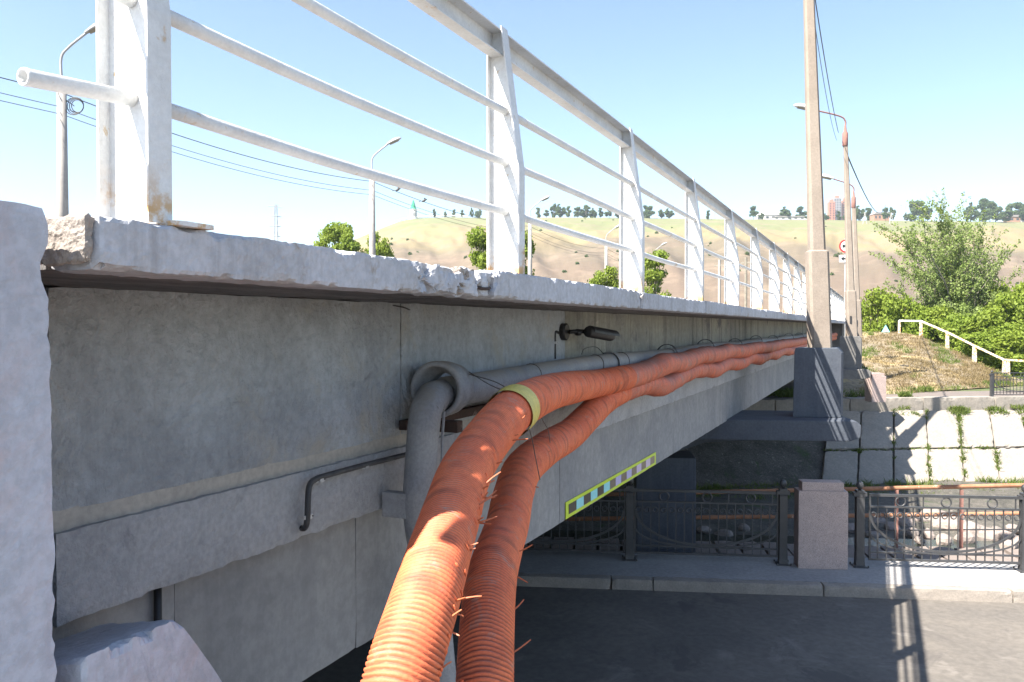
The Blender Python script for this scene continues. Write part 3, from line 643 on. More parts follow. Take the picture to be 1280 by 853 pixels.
# dry twigs caught between the hoses
tw = thing('dry_twigs', 'small clump of dry straw caught between the two orange hoses', 'twigs', at(598, 612, 2.85))
b0 = at(598, 612, 2.85)
for k in range(14):
    d = Vector((random.uniform(-.5,.5), random.uniform(-.6,.6), random.uniform(-1,.7))).normalized(); L = random.uniform(.03,.085)
    MB().tube(crv([b0, b0+d*L*.5+Vector((random.uniform(-.01,.01),0,random.uniform(-.01,.01))), b0+d*L], 3), .0017, 4).build('twig', M['twig'], tw)
# tie wires
def wire(pts, label, r=.0022, m='wire'):
    return tag(MB().tube(crv(pts, 8), r, 5).build('tie_wire', M[m], smooth=True), label, 'wire')
wire([onX(586,468,-1.96), at(620,478,3.95), at(640,492,3.60), at(655,516,3.42), at(664,545,3.45), at(670,575,3.62), at(675,600,3.6)], 'thin wire from the bell coupling over both orange hoses')
wire([onX(586,465,-1.97), at(612,481,3.95), at(636,491,3.68), at(650,497,3.6)], 'short twisted wire between bell coupling and yellow tape')
wire([at(668,505,3.78), at(678,525,3.85), at(685,538,3.95), at(688,556,4.3)], 'pale short wire hanging between the upper and lower hose', .002)
wire([onX(727,443,-2.06), onX(731,436,-2.1), onX(745,434,-2.15), onX(756,444,-2.06)], 'black wire loop standing above grey pipe below the security camera', .003, 'black')
for k, u in enumerate((662, 742, 775, 835)):
    c = onX(u, 462, -2.05); A = c.y; zc_ = zp(A)
    pts = [Vector((-2.05 + .0845*math.cos(a), A + .10*(a/6.28), zc_ + .0845*math.sin(a))) for a in np.linspace(-1, 5.3, 22)]
    tag(MB().tube(pts, .0025, 5).build('tie_wire', M['wire']), ['dark wire wound on grey pipe nearest the bell coupling', 'dark wire wound on grey pipe left of its second coupling', 'dark wire wound on grey pipe right of its second coupling', 'dark wire wound on grey pipe near the first black hoop'][k], 'wire')

# ---------------------------------------------------------------- conduits
cd = thing('electrical_conduit', 'bent black conduit on the girder ledge left of the grey down pipe', 'conduit', (-2.2, 2.8, 2.5))
MB().tube(crv([onX(374,660,-2.2), onX(381,660,-2.16), onX(384,650,-2.14), onX(385,625,-2.14), onX(387,607,-2.145), onX(395,599,-2.145), onX(410,594,-2.145), onX(450,583,-2.145), onX(509,568,-2.145)], 8), .0125, 12).build('conduit_tube', M['conduit'], cd, smooth=True)
def clip(p, par, rz=0):
    mb = MB(); mb.box((p.x+.005, p.y-.028, p.z-.008), (p.x+.008, p.y+.028, p.z+.008)); mb.box((p.x+.006, p.y-.012, p.z-.009), (p.x+.016, p.y+.012, p.z+.009)); mb.build('clip', M['steel'], par, bevel=.0015)
    MB().lathe([(.003, 0), (.003, .004)], 8, Matrix.Translation(p + Vector((.010, .020, 0))) @ Matrix.Rotation(rad(90), 4, 'Y')).build('screw', M['black'], par)
clip(onX(384,646,-2.145), cd)
clip(onX(399,600,-2.15), cd)
clip(onX(456,583,-2.15), cd)
cd2 = thing('electrical_conduit', 'straight black conduit hanging vertically above the sloping corbel', 'conduit', (-2.25, 2.04, 2.2))
MB().tube([(-2.248,2.045,2.50),(-2.248,2.045,1.9)], .0135, 12).build('conduit_tube', M['black'], cd2, smooth=True)
clip(Vector((-2.243, 2.045, 2.475)), cd2)
# security camera
p = onX(703, 415, -2.2)
cc = thing('security_camera', 'black bullet security camera fixed to the wall under the slab', 'camera', p)
MB().lathe([(.06,0),(.065,.005),(.065,.05),(.058,.058)], 24, Matrix.Translation((-2.218, p.y, p.z)) @ Matrix.Rotation(rad(90), 4, 'Y')).build('junction_box', M['black'], cc, smooth=False)
q0, q1 = Vector((-2.15, p.y+.01, p.z)), Vector((-2.02, p.y+.16, p.z-.01))
MB().tube(crv([q0, q0.lerp(q1,.5)+Vector((.01,0,.008)), q1], 5), .016, 10).build('arm', M['black'], cc, smooth=True)
MB().lathe([(.024,0),(.026,.01),(.026,.03),(.024,.04)], 14, Matrix.Translation(q0.lerp(q1,.3)) @ (q1-q0).to_track_quat('Z','Y').to_matrix().to_4x4()).build('swivel_joint', M['black'], cc, smooth=True)
c0_, c1_ = Vector((-2.02, p.y+.06, p.z+.002)), Vector((-1.93, p.y+.40, p.z-.035))
mt = Matrix.Translation(c0_) @ (c1_-c0_).to_track_quat('Z','Y').to_matrix().to_4x4(); Lc = (c1_-c0_).length
hs = MB().lathe([(.034,0),(.042,.01),(.044,Lc-.04),(.043,Lc-.02)], 20, mt).build('housing', M['black'], cc, smooth=True)
MB().lathe([(.036,0),(.038,.004),(.0,.006)], 18, mt @ Matrix.Translation((0,0,Lc-.02))).build('lens_window', M['lensglass'], hs, smooth=False)
mb = MB(); vs = []; 
for zz in (.03, Lc+.03):
    for k in range(13):
        a = math.pi*(k/12); vs.append(mt @ Vector((.049*math.cos(a), .049*math.sin(a)*(1), zz)))
up_ = (mt.to_3x3() @ Vector((0,1,0))).z
if up_ < 0: vs = [mt @ (mt.inverted() @ v).to_3d() @ Matrix.Identity(3) if False else mt @ Vector(((mt.inverted() @ v).x, -(mt.inverted() @ v).y, (mt.inverted() @ v).z)) for v in vs]
mb.add(vs, [(k, k+1, 14+k, 13+k) for k in range(12)]); o = mb.build('sun_shade', M['black'], hs); md = o.modifiers.new('s', 'SOLIDIFY'); md.thickness = .003
MB().tube(crv([(-2.205, p.y-.055, p.z-.01), (-2.205, p.y-.13, p.z), (-2.205, p.y-.15, p.z-.03), (-2.205, p.y-.15, p.z-.2)], 6), .012, 10).build('cable_conduit', M['black'], cc, smooth=True)
clip(Vector((-2.205, p.y-.15, p.z-.08)), cc)
tag(MB().tube(crv([(XW+.01,3.46,3.455),(XW+.02,3.56,3.445),(XW+.012,3.66,3.43),(XW+.01,3.71,3.45)],6), .004, 5).build('cable_stub', M['black'], smooth=True), 'thin dark cable stub sagging under the slab left of the camera', 'cable')

# ---------------------------------------------------------------- clearance marker
y0, y1 = 6.07, 8.92; zb0, zt0 = 1.82, 1.955; xs = XB + .006
sg = thing('clearance_marker', 'long yellow bordered strip of black and white squares on girder bottom', 'sign', (xs, 6.07, 1.82))
MB().box((xs, y0, zb0), (xs+.004, y1, zt0)).build('backing_board', M['sign_y'], sg)
n = 15; m0 = .06; cw = (y1-y0-2*m0)/n
for k in range(n):
    dark = k % 2 == 0
    mm = ('sign_k' if k < 6 else 'sign_b') if dark else ('sign_c' if k < 6 else ('sign_l' if k < 10 else 'sign_p'))  # retroreflective sheen put into the squares' colours, shifting along the strip
    MB().box((xs+.0045, y0+m0+k*cw+.002, zb0+.028), (xs+.0065, y0+m0+(k+1)*cw-.002, zt0-.028)).build('dark_square' if dark else 'white_square', M[mm], sg)

# ================================================================ STREET FENCE
def ring_mesh(R, r, name):
    mt = Matrix.Rotation(rad(90), 4, 'X'); return MB().torus(R, r, 20 if R > .05 else 12, 6, mt).mesh(name, M['iron'], True)
big_ring, small_ring = ring_mesh(.062, .011, 'big_ring'), ring_mesh(.034, .009, 'small_ring')
pick_m = MB().box((-.007, -.007, 0), (.007, .007, .71)).mesh('picket', M['iron'])
short_m = MB().box((-.007, -.007, 0), (.007, .007, .14)).mesh('short_bar', M['iron'])
def kid(name, me, par, loc=(0,0,0), rz=0):
    o = bpy.data.objects.new(name, me); COL.objects.link(o); o.parent = par; o.location = loc; o.rotation_euler.z = rz; return o
def bar(mb, pts, w_, d_):   # flat bar following a curve in the x-z plane
    pts = [Vector(p) for p in pts]; vs = []
    for i, p in enumerate(pts):
        t = (pts[min(i+1, len(pts)-1)] - pts[max(i-1, 0)]).normalized(); nn = Vector((-t.z, 0, t.x))
        for a, b in ((-1,-1),(1,-1),(1,1),(-1,1)): vs.append(p + nn*a*w_/2 + Vector((0, b*d_/2, 0)))
    n_ = len(pts); fs = [(i*4+k, i*4+(k+1) % 4, (i+1)*4+(k+1) % 4, (i+1)*4+k) for i in range(n_-1) for k in range(4)] + [(0,1,2,3), ((n_-1)*4+3, (n_-1)*4+2, (n_-1)*4+1, (n_-1)*4)]
    return mb.add(vs, fs)
PW = 1.93
def panel_proto():
    mb = MB()
    for z, h in ((.965, .035), (.81, .022), (.20, .022), (.105, .03)): mb.box((0, -.014, z-h/2), (PW, .014, z+h/2))
    mb.box((0, -.012, .09), (.022, .012, .98)); mb.box((PW-.022, -.012, .09), (PW, .012, .98))
    fr_ = MB.mesh(mb, 'panel', M['iron']); p = bpy.data.objects.new('panel', fr_); COL.objects.link(p)
    n = 16
    for k in range(1, n+1):
        x = PW*k/(n+1); kid('picket', pick_m, p, (x, 0, .105))
        kid('small_ring', small_ring, p, (x-PW/(n+1)/2, 0, .70))
    kid('small_ring', small_ring, p, (PW-PW/(n+1)/2, 0, .70))
    for k in range(3):
        kid('big_ring', big_ring, p, (PW*(.22+.30*k)-.02, 0, .886)); kid('short_bar', short_m, p, (PW*(.07+.30*k)-.02, 0, .82))
    kid('short_bar', short_m, p, (PW*.97-.02, 0, .82))
    a = MB(); bar(a, [(PW/2 + (PW/2-.02)*math.cos(t), -.016, .70 - .47*math.sin(t)) for t in np.linspace(0, math.pi, 33)], .032, .012); kid('arc_bar', a.mesh('arc_bar', M['iron']), p)
    a = MB(); bar(a, [(PW/2 + (PW/2-.02)*math.cos(t), -.018, .44 - .24*math.sin(t)) for t in np.linspace(0, math.pi, 33)], .022, .010); kid('arc_bar', a.mesh('arc_bar', M['iron']), p)
    freeze(p); return p
def post_proto():
    a = MB(); a.lathe([(.125,0),(.125,.012),(.082,.02),(.080,.04),(.072,.10),(.058,.17),(.056,.19)], 4, Matrix.Rotation(rad(45), 4, 'Z'))
    a.lathe([(.078,.0),(.072,.19),(.072,.93),(.078,.95)], 4, Matrix.Rotation(rad(45), 4, 'Z'))
    a.box((-.085,-.04,.95),(.085,.04,1.0)); a.box((-.05,-.05,1.0),(.05,.05,1.03)); me = a.mesh('fence_post', M['iron']); p = bpy.data.objects.new('fence_post', me); COL.objects.link(p)
    f = MB().lathe([(.02,1.03),(.02,1.045),(.032,1.052),(.045,1.075),(.048,1.10),(.04,1.13),(.018,1.148),(.002,1.152)], 14).mesh('ball_finial', M['iron'], True); kid('ball_finial', f, p)
    for dx, dy in ((-.09,-.09),(.09,-.09),(.09,.09),(-.09,.09)):
        b = MB().lathe([(.012,0),(.012,.022),(.008,.028)], 6, Matrix.Translation((dx, dy, .008))).mesh('bolt', M['iron']); kid('bolt', b, p)
    freeze(p); return p
fence = thing('iron_fence', 'dark ornamental iron fence on the sidewalk beside the granite pillar', 'fence', rf(0, 11.36, .13), rz=rad(ROAD_A), proto=True); fence.scale = (KR,)*3
pp, qp = panel_proto(), post_proto()
used = [0, 0]
def put(proto, i, loc, par):
    if not used[i]: used[i] = 1; proto.parent = par; proto.location = loc; return proto
    c = copy_tree(proto, par); c.location = loc; return c
fposts = [.44-2.05*3, .44-2.05*2, .44-2.05, .44, 2.49, 3.49, 5.58, 7.65, 9.72]
for s in fposts: put(qp, 1, (s, 0, 0), fence)
for s in (.44-2.05*3, .44-2.05*2, .44-2.05, .44, 3.55, 5.64, 7.7): put(pp, 0, (s+.06, 0, 0), fence)
fence2 = thing('iron_fence', 'small far iron fence on the bank beside white stair railing', 'fence', bf(17.83, 24.2, 1.1), rz=rad(BANK_A), proto=True); fence2.scale = (KB,)*3
for k in range(3):
    c = copy_tree(qp, fence2); c.location = (2.08*k, 0, 0); c.scale = (.8, .8, .74)
    c = copy_tree(pp, fence2); c.location = (2.08*k+.06, 0, 0); c.scale = (1, 1, .8)
# granite pillars
def pillar(o_loc, w_, d_, h, label, rz):
    t = thing('granite_pillar', label, 'pillar', o_loc, rz=rz, proto=True); t.scale = (KR,)*3 if h > 1 else (KB,)*3
    kid('shaft', None, t) if False else None
    a = MB().rough((-w_/2, -d_/2, 0), (w_/2, d_/2, h*.90), (16, 12, 26), chip=.005, amp=.0008, f=9, seed=2); o = a.build('shaft', M['granite'], t)
    a = MB().rough((-w_*.42, -d_*.42, h*.90+.001), (w_*.42, d_*.42, h), (16, 12, 4), chip=.005, amp=.0008, f=9, seed=4); a.build('cap_stone', M['granite'], t)
    return t
pillar(rf(2.97, 11.3, .132), .635, .26, 1.15, 'square pinkish granite pillar between two iron fence posts', rad(ROAD_A))
pillar(onZ(1094, 502.5, zk(1.1, KB)) + Vector((0, .13, 0)), .45, .4, .86, 'small far granite pillar at the head of the river bank', rad(BANK_A))
# rusty pipe handrail on the terrace
rr_ = thing('rusty_railing', 'rusty brown two pipe railing on the terrace behind iron fence', 'railing', rf(4, 15.2, -.6))
rl = lambda s, z: rf(s, 15.15 + (s-4.9)*.105, z)
for z, dz in ((.46, .022), (-.02, .012)):
    MB().tube([rl(s, z + dz*(s-5)) for s in (-9, -4, 0, 4, 7, 10)], .044, 10).build('rail_pipe', M['rustpipe'], rr_, smooth=True)
for s in (-7.5, -4.5, -1.6, 1.4, 4.2, 5.3, 6.45, 9.3):
    p = rl(s, 0); MB().box((p.x-.035, p.y-.035, zk(-.62, KR)), (p.x+.035, p.y+.035, zk(.44, KR))).build('post', M['rustdark'], rr_)
MB().tube([rl(4.2,-.3) , rl(10,-.25)], .015, 6).build('thin_bar', M['iron'], rr_)

# boulders and stones in the stream
def boulder(p, r, seed):
    mb = MB(); import bmesh
    bm = bmesh.new(); bmesh.ops.create_icosphere(bm, subdivisions=3 if r > .3 else 2, radius=1)
    sx, sy, sz = r*random.uniform(.8,1.3), r*random.uniform(.7,1.1), r*random.uniform(.5,.8); an = random.uniform(0, 3.1)
    for v in bm.verts:
        c = v.co.copy(); k = 1 + .28*noise.noise(c*1.1+Vector((seed,0,0))) + .10*noise.noise(c*3+Vector((0,seed,0)))
        c = Vector((c.x*sx, c.y*sy, c.z*sz))*k; v.co = Vector((c.x*math.cos(an)-c.y*math.sin(an), c.x*math.sin(an)+c.y*math.cos(an), c.z)) 
    me = bpy.data.meshes.new('boulder'); bm.to_mesh(me); bm.free(); me.materials.append(M['rock'])
    o = bpy.data.objects.new('boulder', me); COL.objects.link(o); o.location = p; return o
bl = [(1130,655,.30),(1152,652,.26),(1168,650,.42),(1186,657,.50),(1203,650,.30),(1213,662,.28),(1160,668,.20),(1180,676,.22),(1205,674,.25),(1226,663,.22),(1236,671,.3),(1256,673,.36),(1268,662,.25),(1275,676,.25),(1140,666,.22),(1115,660,.24),(1098,652,.26),(1045,655,.3),(1020,652,.25),(930,660,.2),(905,668,.22),(880,662,.2),(1228,650,.18),(1090,668,.2),(1065,660,.25),(1245,664,.2),(1190,643,.18),(1215,645,.16),(1260,683,.2),(1150,676,.16)]
bl.sort(); ORDB = {}; NB = 'first second third fourth fifth sixth seventh eighth ninth tenth eleventh twelfth thirteenth fourteenth fifteenth sixteenth seventeenth eighteenth nineteenth twentieth twenty-first twenty-second twenty-third twenty-fourth twenty-fifth twenty-sixth'.split()
for k, (u, v, r) in enumerate(bl):
    sb = 'left of the granite pillar' if u < 997 else ('in the shade right of the granite pillar' if u < 1125 else ('in the sun left of the rusty post' if u < 1200 else 'in the sun right of the rusty post'))
    ORDB[sb] = ORDB.get(sb, 0) + 1
    kk = 1.157 + .15*min(1, max(0, (690-v)/70)); o = boulder(C0 + (onZ(u, v, -1.1)-C0)*kk, r*.95, k*1.7); tag(o, '%s stream boulder from the left, %s' % (NB[ORDB[sb]-1], sb), 'boulder', 'boulders in the stream bed')

# ================================================================ POLES AND LAMPS
def taper_box(mb, base, top, wb, wt, az, seg=4, ch=.2):
    vs = []
    for c, w_ in ((base, wb), (top, wt)):
        h = w_/2; k = h*ch*2
        for (x, y) in ((-h+k,-h),(h-k,-h),(h,-h+k),(h,h-k),(h-k,h),(-h+k,h),(-h,h-k),(-h,-h+k)):
            vs.append(Vector(c) + Vector((x*math.cos(az)-y*math.sin(az), x*math.sin(az)+y*math.cos(az), 0)))
    n_ = 8; return mb.add(vs, [tuple(range(n_))[::-1], tuple(range(n_, 2*n_))] + [(i, (i+1) % n_, n_+(i+1) % n_, n_+i) for i in range(n_)])
def lamp_head(p, d, par, mm):
    d = Vector(d).normalized(); q = d.to_track_quat('Y', 'Z').to_matrix().to_4x4(); mt = Matrix.Translation(p) @ q
    mb = MB(); st = [(-.05,.05,.05),(.0,.06,.07),(.12,.10,.09),(.3,.14,.13),(.48,.13,.12),(.6,.09,.08),(.66,.03,.03)]; vs = []
    for (y, wx, hz) in st:
        for k in range(12):
            a = 2*math.pi*k/12; z = math.sin(a)*hz; z = z if z > 0 else z*.35
            vs.append(mt @ Vector((math.cos(a)*wx, y, z)))
    n_ = len(st); mb.add(vs, [(i*12+k, i*12+(k+1) % 12, (i+1)*12+(k+1) % 12, (i+1)*12+k) for i in range(n_-1) for k in range(12)] + [tuple(range(12))[::-1], tuple(range((n_-1)*12, n_*12))])
    h = mb.build('lamp_head', mm, par, smooth=True)
    g = MB(); vs = []
    for (y, wx) in ((.08,.07),(.2,.11),(.4,.115),(.52,.07)):
        for x, z in ((-wx,-.03),(0,-.085),(wx,-.03)): vs.append(mt @ Vector((x, y, z)))
    g.add(vs, [(i*3+k, i*3+k+1, (i+1)*3+k+1, (i+1)*3+k) for i in range(3) for k in range(2)]); g.build('lamp_glass', M['lampglass'], h, smooth=True)
for k, (A, zb, tilt, lab) in enumerate(((14.9, 2.99, -.038, 'tall tapered concrete lamp post on the nearest pier pedestal'), (32.2, 2.99, -.040, 'concrete lamp post with rusty cap on the second pier pedestal'), (40.5, 2.9, -.036, 'farthest right concrete lamp post with low lamp at the bridge end'))):
    base = Vector((-.94, A, zb)); H = 7.35 
    if k: H = {1: 6.95, 2: 5.9}[k] + .38
    dirL = -Rv*1.0
    t = thing('street_lamp', lab, 'street lamp', base, 'street lamps along the near bridge edge')
    top = base + Rv*(tilt*H) + Vector((0,0,H)); hb = 1.62
    b1 = base + Rv*(tilt*hb) + Vector((0,0,hb))
    mb = MB(); taper_box(mb, base, b1, .345, .335, rad(ROAD_A), ch=.12); taper_box(mb, b1+Vector((0,0,.002)), b1 + Vector((0,0,.03)), .335, .27, rad(ROAD_A), ch=.12); mb.build('pole_base', M['pole'], t)
    wt = .235 - .0145*H
    mb = MB(); taper_box(mb, b1+Vector((0,0,.032)), top, .255, wt, rad(ROAD_A), ch=.16); mb.build('pole', M['pole'], t)
    if k:
        f = b1 - Vector((0,0,1.05)); MB().box((f.x-.05, f.y-.176, f.z-.12), (f.x+.06, f.y-.16, f.z+.16)).build('hatch', M['black'], t)
    mb = MB(); mb.lathe([(.095,-.45),(.10,-.44),(.10,.02),(.06,.06),(.035,.28),(.03,.3)], 12, Matrix.Translation(top)); mb.build('pole_cap', M['rustdark'], t, smooth=True)
    a0 = top + Vector((0,0,.25)); arm = crv([a0, a0+Vector((0,0,.2)), a0+Vector((0,0,.38))+dirL*.22, a0+Vector((0,0,.62))+dirL*(1.22 if k == 1 else .95)], 6)
    MB().tube(arm, .028, 8).build('arm', M['rustdark'], t, smooth=True)
    lamp_head(arm[-1], dirL + Vector((0,0,.22)), t, M['lampwhite'])
left_A = [-.8, 15.9, 31.3, 49.6, 66, 82]
for k, A in enumerate(left_A):
    if k == 0: continue
    base = Vector((-21, A, ZT-.05)); H = 6.75
    t = thing('street_lamp', ['', 'leftmost grey street lamp, seen past the nearest railing post', 'slender street lamp with coiled cable seen between first railing bays', 'street lamp seen just right of the second railing post', 'distant street lamp post seen between far railing posts', 'farthest street lamp post beyond the bridge railing'][k], 'street lamp', base, 'street lamps on the far side of the bridge')
    if k == 2: t['label'] = 'slender street lamp rising beside the two leafy trees at left'
    top = base + Vector((0,0,H)); mb = MB(); mb.tube([base, base.lerp(top,.5), top], [.17,.145,.12], 12); mb.build('pole', M['leftpole'], t, smooth=True)
    a0 = top; arm = crv([a0, a0+Vector((0,0,.6)), a0+Vector((0,0,.9))+Rv*.22, a0+Vector((0,0,1.3))+Rv*.72], 6)
    MB().tube(arm, .035, 8).build('arm', M['lampgrey'], t, smooth=True)
    lamp_head(arm[-1], Rv+Vector((0,0,.45)), t, M['lampgrey'])
    if k == 1:
        c = top + Vector((0,0,-.75)) + Rv*.35
        for j in range(4): MB().torus(.26-.03*j, .012, 20, 5, Matrix.Translation(c+Rv*.03*j) @ Matrix.Rotation(YAW,4,'Z') @ Matrix.Rotation(rad(80+6*j),4,'X')).build('cable_coil', M['black'], t, smooth=True)
        MB().tube([top+Vector((0,0,-.5)), c], .012, 5).build('cable_coil_hook', M['black'], t)
def cable(a, b, sag, label, r=.012, m='black'):
    a, b = Vector(a), Vector(b); pts = [a.lerp(b, t)-Vector((0,0,sag*4*t*(1-t))) for t in np.linspace(0, 1, 25)]
    return tag(MB().tube(pts, r, 5).build('overhead_cable', M[m], smooth=True), label, 'cable', 'overhead cables')
nm = ['first', 'second', 'third', 'fourth', 'fifth']
for k in range(5):
    a, b = left_A[k], left_A[k+1]
    for j, h in enumerate((6.55, 6.15, 5.95)):
        cable((-21, a, EYE+h), (-21, b, EYE+h), .38 if k else .15, '%s of three thin black cables, %s span from the left lamp posts' % (['top','middle','bottom'][j], nm[k]), .013 if j == 0 else .009)
pr2 = at(1048, 166, 29.8); pr3 = at(1063, 245, 37.3); pr1 = Vector((-.94, 14.9, EYE+6.72)) - Rv*.3
cable(pr1, pr2, .25, 'dark cable descending right of the tallest concrete pole', .012)
cable(pr1 - Vector((0,0,.35)), at(1046,176,29.8), .45, 'lower thin cable descending right of the tallest concrete pole', .008)
cable(at(1054,182,29.9), at(1107,256,150), 2.0, 'long thin cable running down to the hillside', .03)
for u, v, l in ((497,237.5,'small dark bird on the cable left of the chapel'), (530,251,'small dark bird on the cable right of the chapel')):
    c = at(u, v, 33.5); t = thing('bird', l, 'bird', c)
    MB().lathe([(.005,-.11),(.03,-.08),(.05,-.02),(.045,.04),(.03,.07),(.034,.10),(.02,.125),(.004,.14)], 10, Matrix.Translation(c) @ Matrix.Rotation(YAW,4,'Z') @ Matrix.Rotation(rad(62),4,'Y')).build('body', M['conduit'], t, smooth=True)
    mb = MB(); mb.add([c+Rv*-.02, c+Rv*.10+Vector((0,0,.06)), c+Rv*.02-Fv*.03+Vector((0,0,.12))], [(0,1,2)]); mb.build('wing', M['conduit'], t)
    mb = MB(); mb.add([c-Rv*.08, c-Rv*.22-Vector((0,0,.03)), c-Rv*.2-Vector((0,0,.06))], [(0,1,2)]); mb.build('tail', M['conduit'], t)

# traffic signs
p = at(1057, 308, 41)
ts = thing('traffic_sign', 'round red bordered no trucks sign behind the concrete poles', 'sign', (p.x, p.y, 1.0))
fq = Matrix.Translation(p) @ Matrix.Rotation(YAW, 4, 'Z') @ Matrix.Rotation(rad(90), 4, 'X')
MB().lathe([(.33,0),(.33,.02)], 32, fq).build('red_disc', M['signred'], ts)
MB().lathe([(.25,.0215),(.25,.025)], 32, fq).build('white_disc', M['signwhite'], ts)
mb = MB(); mb.box((-.17,-.05,.026),(.03,.07,.03)); mb.box((.04,-.05,.026),(.14,.03,.03)); mb.box((-.13,-.085,.026),(-.07,-.05,.03)); mb.box((.05,-.085,.026),(.11,-.05,.03)); mb.v = [tuple(fq @ Vector(v)) for v in mb.v]; mb.build('truck_symbol', M['sign_k'], ts)
mb = MB(); mb.box((-.32,-.80,0),(.32,-.45,.02)); mb.v = [tuple(fq @ Vector(v)) for v in mb.v]; mb.build('arrow_plate', M['signwhite'], ts)
mb = MB(); mb.add([fq @ Vector(v) for v in ((-.24,-.625,.024),(-.1,-.50,.024),(-.1,-.58,.024),(.04,-.58,.024),(.04,-.67,.024),(-.1,-.67,.024),(-.1,-.75,.024))], [(0,6,5,4,3,2,1)]); mb.build('arrow_symbol', M['sign_k'], ts)
MB().tube([fq @ Vector((0,.4,-.04)), fq @ Vector((0,-4.5,-.04))], .035, 8).build('sign_post', M['lampgrey'], ts)
p = at(1107, 411, 52.5)
t2 = thing('warning_sign', 'small pale blue and white triangular marker on the embankment crest', 'sign', (p.x, p.y, p.z-.5))
fq = Matrix.Translation(p) @ Matrix.Rotation(YAW, 4, 'Z') @ Matrix.Rotation(rad(90), 4, 'X')
mb = MB(); mb.prism([(-.26,-.22),(.26,-.22),(.0,.24)], 'z', 0, .03); mb.v = [tuple(fq @ Vector(v)) for v in mb.v]; mb.build('plate', M['sign_c'], t2)
mb = MB(); mb.prism([(-.17,-.17),(.17,-.17),(0,.14)], 'z', .031, .035); mb.v = [tuple(fq @ Vector(v)) for v in mb.v]; mb.build('panel', M['signwhite'], t2)
MB().tube([fq @ Vector((0,-.2,-.02)), fq @ Vector((0,-.8,-.02))], .025, 6).build('stake', M['lampgrey'], t2)

# white stair railing
sr = thing('stair_railing', 'white metal handrail descending the embankment in front of green bushes', 'railing', at(1184, 435, 43.5*KC))
pb = [(1124,417.5,46,16.5,.10),(1151,421.5,45,20,.12),(1184,436.5,43.5,21,.13),(1218,453.5,42,21,.15),(1255,468.5,40.5,18.5,.12),(1260,468.5,40.4,18.5,.12),(1300,471,40,18.5,.12)]
tops = []
for (u, v, d, h, wd) in pb:
    d *= KC
    b = at(u, v, d); tz = h*d/FPX; tops.append(b+Vector((0,0,tz)))
    mb = MB(); taper_box(mb, b-Vector((0,0,.15)), b+Vector((0,0,tz)), wd*1.35, wd, YAW, ch=.02); mb.build('post', M['white'], sr)
for a, b in zip(tops[:-1], tops[1:]):
    mb = MB(); d = (b-a).normalized(); n_ = d.cross(Vector((0,0,1))).normalized()*.045; u_ = Vector((0,0,.05))
    mb.add([a-n_-u_, a+n_-u_, a+n_+u_, a-n_+u_, b-n_-u_, b+n_-u_, b+n_+u_, b-n_+u_], [(0,1,2,3),(7,6,5,4),(0,4,5,1),(1,5,6,2),(2,6,7,3),(3,7,4,0)]); mb.build('handrail', M['white'], sr)
stp = thing('stair_edge', 'pale concrete stair edge below the white handrail', 'stairs', at(1200, 448, 42.6))
mb = MB(); 
for (u, v, d) in ((1160,427,44.6),(1192,443,43.2),(1222,458,41.9),(1247,468,40.7)):
    pass
e_ = [at(1158,427,44.6*KC), at(1190,443,43.2*KC), at(1220,458.5,41.9*KC), at(1246,469,40.7*KC)]
mb.tube(e_, .11, 4); mb.build('edge_beam', M['bank'], stp)

# ================================================================ VEGETATION
def leaves(C, R, n, size, jit=.5, shell=.45, g=None, up=.35):
    g = g or rng; C = np.asarray(C, float); R = np.asarray(R, float)
    wgt = (R.prod(axis=1))**(2/3); idx_ = g.choice(len(C), n, p=wgt/wgt.sum())
    d = g.normal(size=(n,3)); d /= np.linalg.norm(d, axis=1)[:,None]; rr = (shell + (1-shell)*g.random(n)**.6)
    P = C[idx_] + d*R[idx_]*rr[:,None]*(1+.12*g.normal(size=(n,1)))
    N_ = g.normal(size=(n,3)) + d*.7 + np.array([0,0,up]); N_ /= np.linalg.norm(N_, axis=1)[:,None]
    a = np.cross(N_, g.normal(size=(n,3))); a /= np.linalg.norm(a, axis=1)[:,None]; b = np.cross(N_, a)
    s = size*(.6+.8*g.random((n,1)))
    V = np.stack([P-a*s*.5, P+b*s*.32+N_*s*.06, P+a*s*.5, P-b*s*.32+N_*s*.06], 1).reshape(-1,3)
    return V
def leafmesh(name, V, m):
    n = len(V)//4; me = bpy.data.meshes.new(name); me.vertices.add(len(V)); me.vertices.foreach_set('co', V.astype(np.float32).ravel())
    me.loops.add(n*4); me.loops.foreach_set('vertex_index', np.arange(n*4, dtype=np.int32))
    me.polygons.add(n); me.polygons.foreach_set('loop_start', np.arange(n, dtype=np.int32)*4)
    me.materials.append(m); me.update(calc_edges=True); me.validate(); return me
def clumps(w_, h, z0, n, g, rmin=.18, rmax=.34, cone=0):
    C, R = [], []
    for _ in range(n):
        z = z0 + (h-z0)*g.random()**.8*.92; k = 1-abs((z-z0)/(h-z0)-.38)*1.15*(1+cone); k = max(.15, k)
        a = g.random()*6.28; r = w_/2*k*math.sqrt(g.random())*.85; q = w_*(rmin+(rmax-rmin)*g.random())*(.6+.5*k)
        C.append((r*math.cos(a), r*math.sin(a), z)); R.append((q, q, q*.8))
    return C, R
